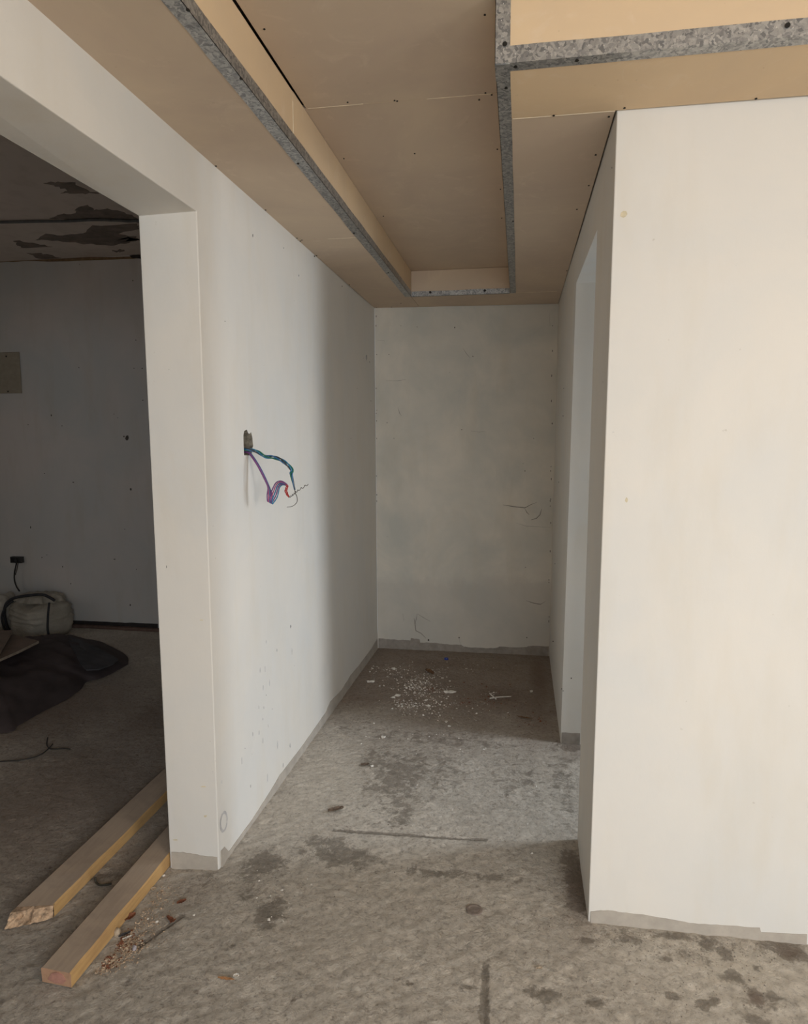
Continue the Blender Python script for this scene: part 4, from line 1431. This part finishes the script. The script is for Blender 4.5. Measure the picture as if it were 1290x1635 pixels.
# little hooked dark wire between the planks, thin twigs in the left room
pts = [U(px, py, 2, z) for px, py, z in ((152, 1401, .02), (153, 1408, .006), (159, 1413, .004), (168, 1413, .004), (178, 1411, .004))]
o = mesh_obj('wire_scrap', *tube(spline(pts, 6), .0035, 7), flat('dark_rusty_wire', (.045, .04, .03), .6), origin=pts[2], smooth=True)
tag(o, 'short hooked dark wire scrap lying between the two planks', 'wire')
pts = [U(px, py, 2, .006) for px, py in ((0, 1216), (30, 1214), (55, 1209), (68, 1203), (78, 1195), (84, 1188))]
o = mesh_obj('wire_scrap', *tube(spline(pts, 6), .003, 6), flat('thin_dark_wire', (.05, .045, .04), .6), origin=pts[3], smooth=True)
tag(o, 'long thin dark wire curving over the dark left room floor', 'wire')
pts = [U(px, py, 2, .006) for px, py in ((76, 1178), (75, 1190), (82, 1196), (100, 1195), (112, 1196))]
o = mesh_obj('wire_scrap', *tube(spline(pts, 6), .003, 6), flat('thin_dark_wire_b', (.05, .045, .04), .6), origin=pts[2], smooth=True)
tag(o, 'short kinked dark wire at the end of the long one in the left room', 'wire')


def scatter(name, centers, mat, label, cat, szr, count_scale=1.0):
    parts = []
    for px, py, rx, ry, cnt in centers:
        for _ in range(int(cnt * count_scale)):
            x, y = random.gauss(px, rx * .55), random.gauss(py, ry * .55)
            p_ = U(x, y, 2, 0)
            if not (-.93 < p_.x < .17 or p_.y < 2.0) or p_.y > 4.5:
                continue
            if p_.y < 2.4 and p_.x < -1.155:
                continue
            s_ = random.uniform(*szr) * (1 if random.random() < .85 else 1.7)
            bm_ = []
            a = random.uniform(0, 6.28)
            ca_, sa_ = math.cos(a) * s_, math.sin(a) * s_
            z_ = fz(p_)
            q1, q2, q3, q4 = (p_.x + ca_, p_.y + sa_, z_), (p_.x - sa_ * .7, p_.y + ca_ * .7, z_), (p_.x - ca_, p_.y - sa_, z_), (p_.x + sa_ * .6, p_.y - ca_ * .6, z_)
            tpv = (p_.x + random.uniform(-.3, .3) * s_, p_.y + random.uniform(-.3, .3) * s_, z_ + s_ * random.uniform(.4, .9))
            parts.append(([q1, q2, q3, q4, tpv], [(0, 1, 4), (1, 2, 4), (2, 3, 4), (3, 0, 4), (3, 2, 1, 0)]))
    v_, f_ = merge(parts)
    o_ = mesh_obj(name, v_, f_, mat)
    return tag(o_, label, cat, None, 'stuff')


scatter('plaster_crumbs', [(672, 1095, 34, 18, 210), (655, 1125, 30, 14, 90), (640, 1085, 40, 30, 60), (700, 1120, 30, 20, 60), (620, 1068, 30, 8, 30), (690, 1073, 20, 10, 25), (590, 1068, 14, 5, 14),
                           (740, 1065, 60, 8, 16), (790, 1108, 12, 5, 16), (745, 1130, 60, 14, 26), (700, 1180, 160, 30, 30), (780, 1290, 130, 60, 14), (430, 1440, 80, 60, 12)],
        m_chip, 'scatter of tiny white plaster crumbs on the dark corridor floor', 'crumbs', (.0018, .0058), 1.6)
scatter('sawdust', [(205, 1508, 20, 18, 420), (180, 1535, 18, 12, 160), (235, 1470, 25, 30, 190), (255, 1430, 20, 22, 110), (160, 1548, 14, 8, 40)],
        flat('sawdust_grit', (.40, .30, .21), .9, var=.6, scale=200), 'brown sawdust and grit spilled along the red-ended plank', 'sawdust', (.0014, .0040), 1.3)
scatter('brown_flakes', [(200, 1500, 22, 20, 90), (172, 1535, 18, 12, 40), (790, 1120, 60, 16, 60), (860, 1150, 40, 10, 40), (740, 1122, 12, 3, 20), (690, 1100, 12, 4, 30), (780, 1100, 80, 30, 50)],
        m_redleaf, 'tiny red-brown flakes scattered among the floor litter', 'flakes', (.0018, .0055), 1.3)
scatter('grit', [(915, 1192, 20, 7, 60), (1130, 1520, 160, 22, 160), (900, 1470, 30, 12, 30), (985, 1500, 60, 14, 60), (370, 1395, 20, 20, 50), (600, 1400, 260, 90, 90), (1100, 1580, 160, 40, 90), (330, 1400, 30, 12, 60)],
        flat('grey_brown_grit', (.22, .19, .16), .9, var=.5, scale=200), 'loose grey-brown grit along the foot of the right wall', 'grit', (.0012, .0032))
for o in bpy.data.objects:
    if '_o' in o:
        del o['_o']
print('objects', len(bpy.data.objects), 'tris ~', sum(len(o.data.polygons) for o in bpy.data.objects if o.type == 'MESH') * 2)
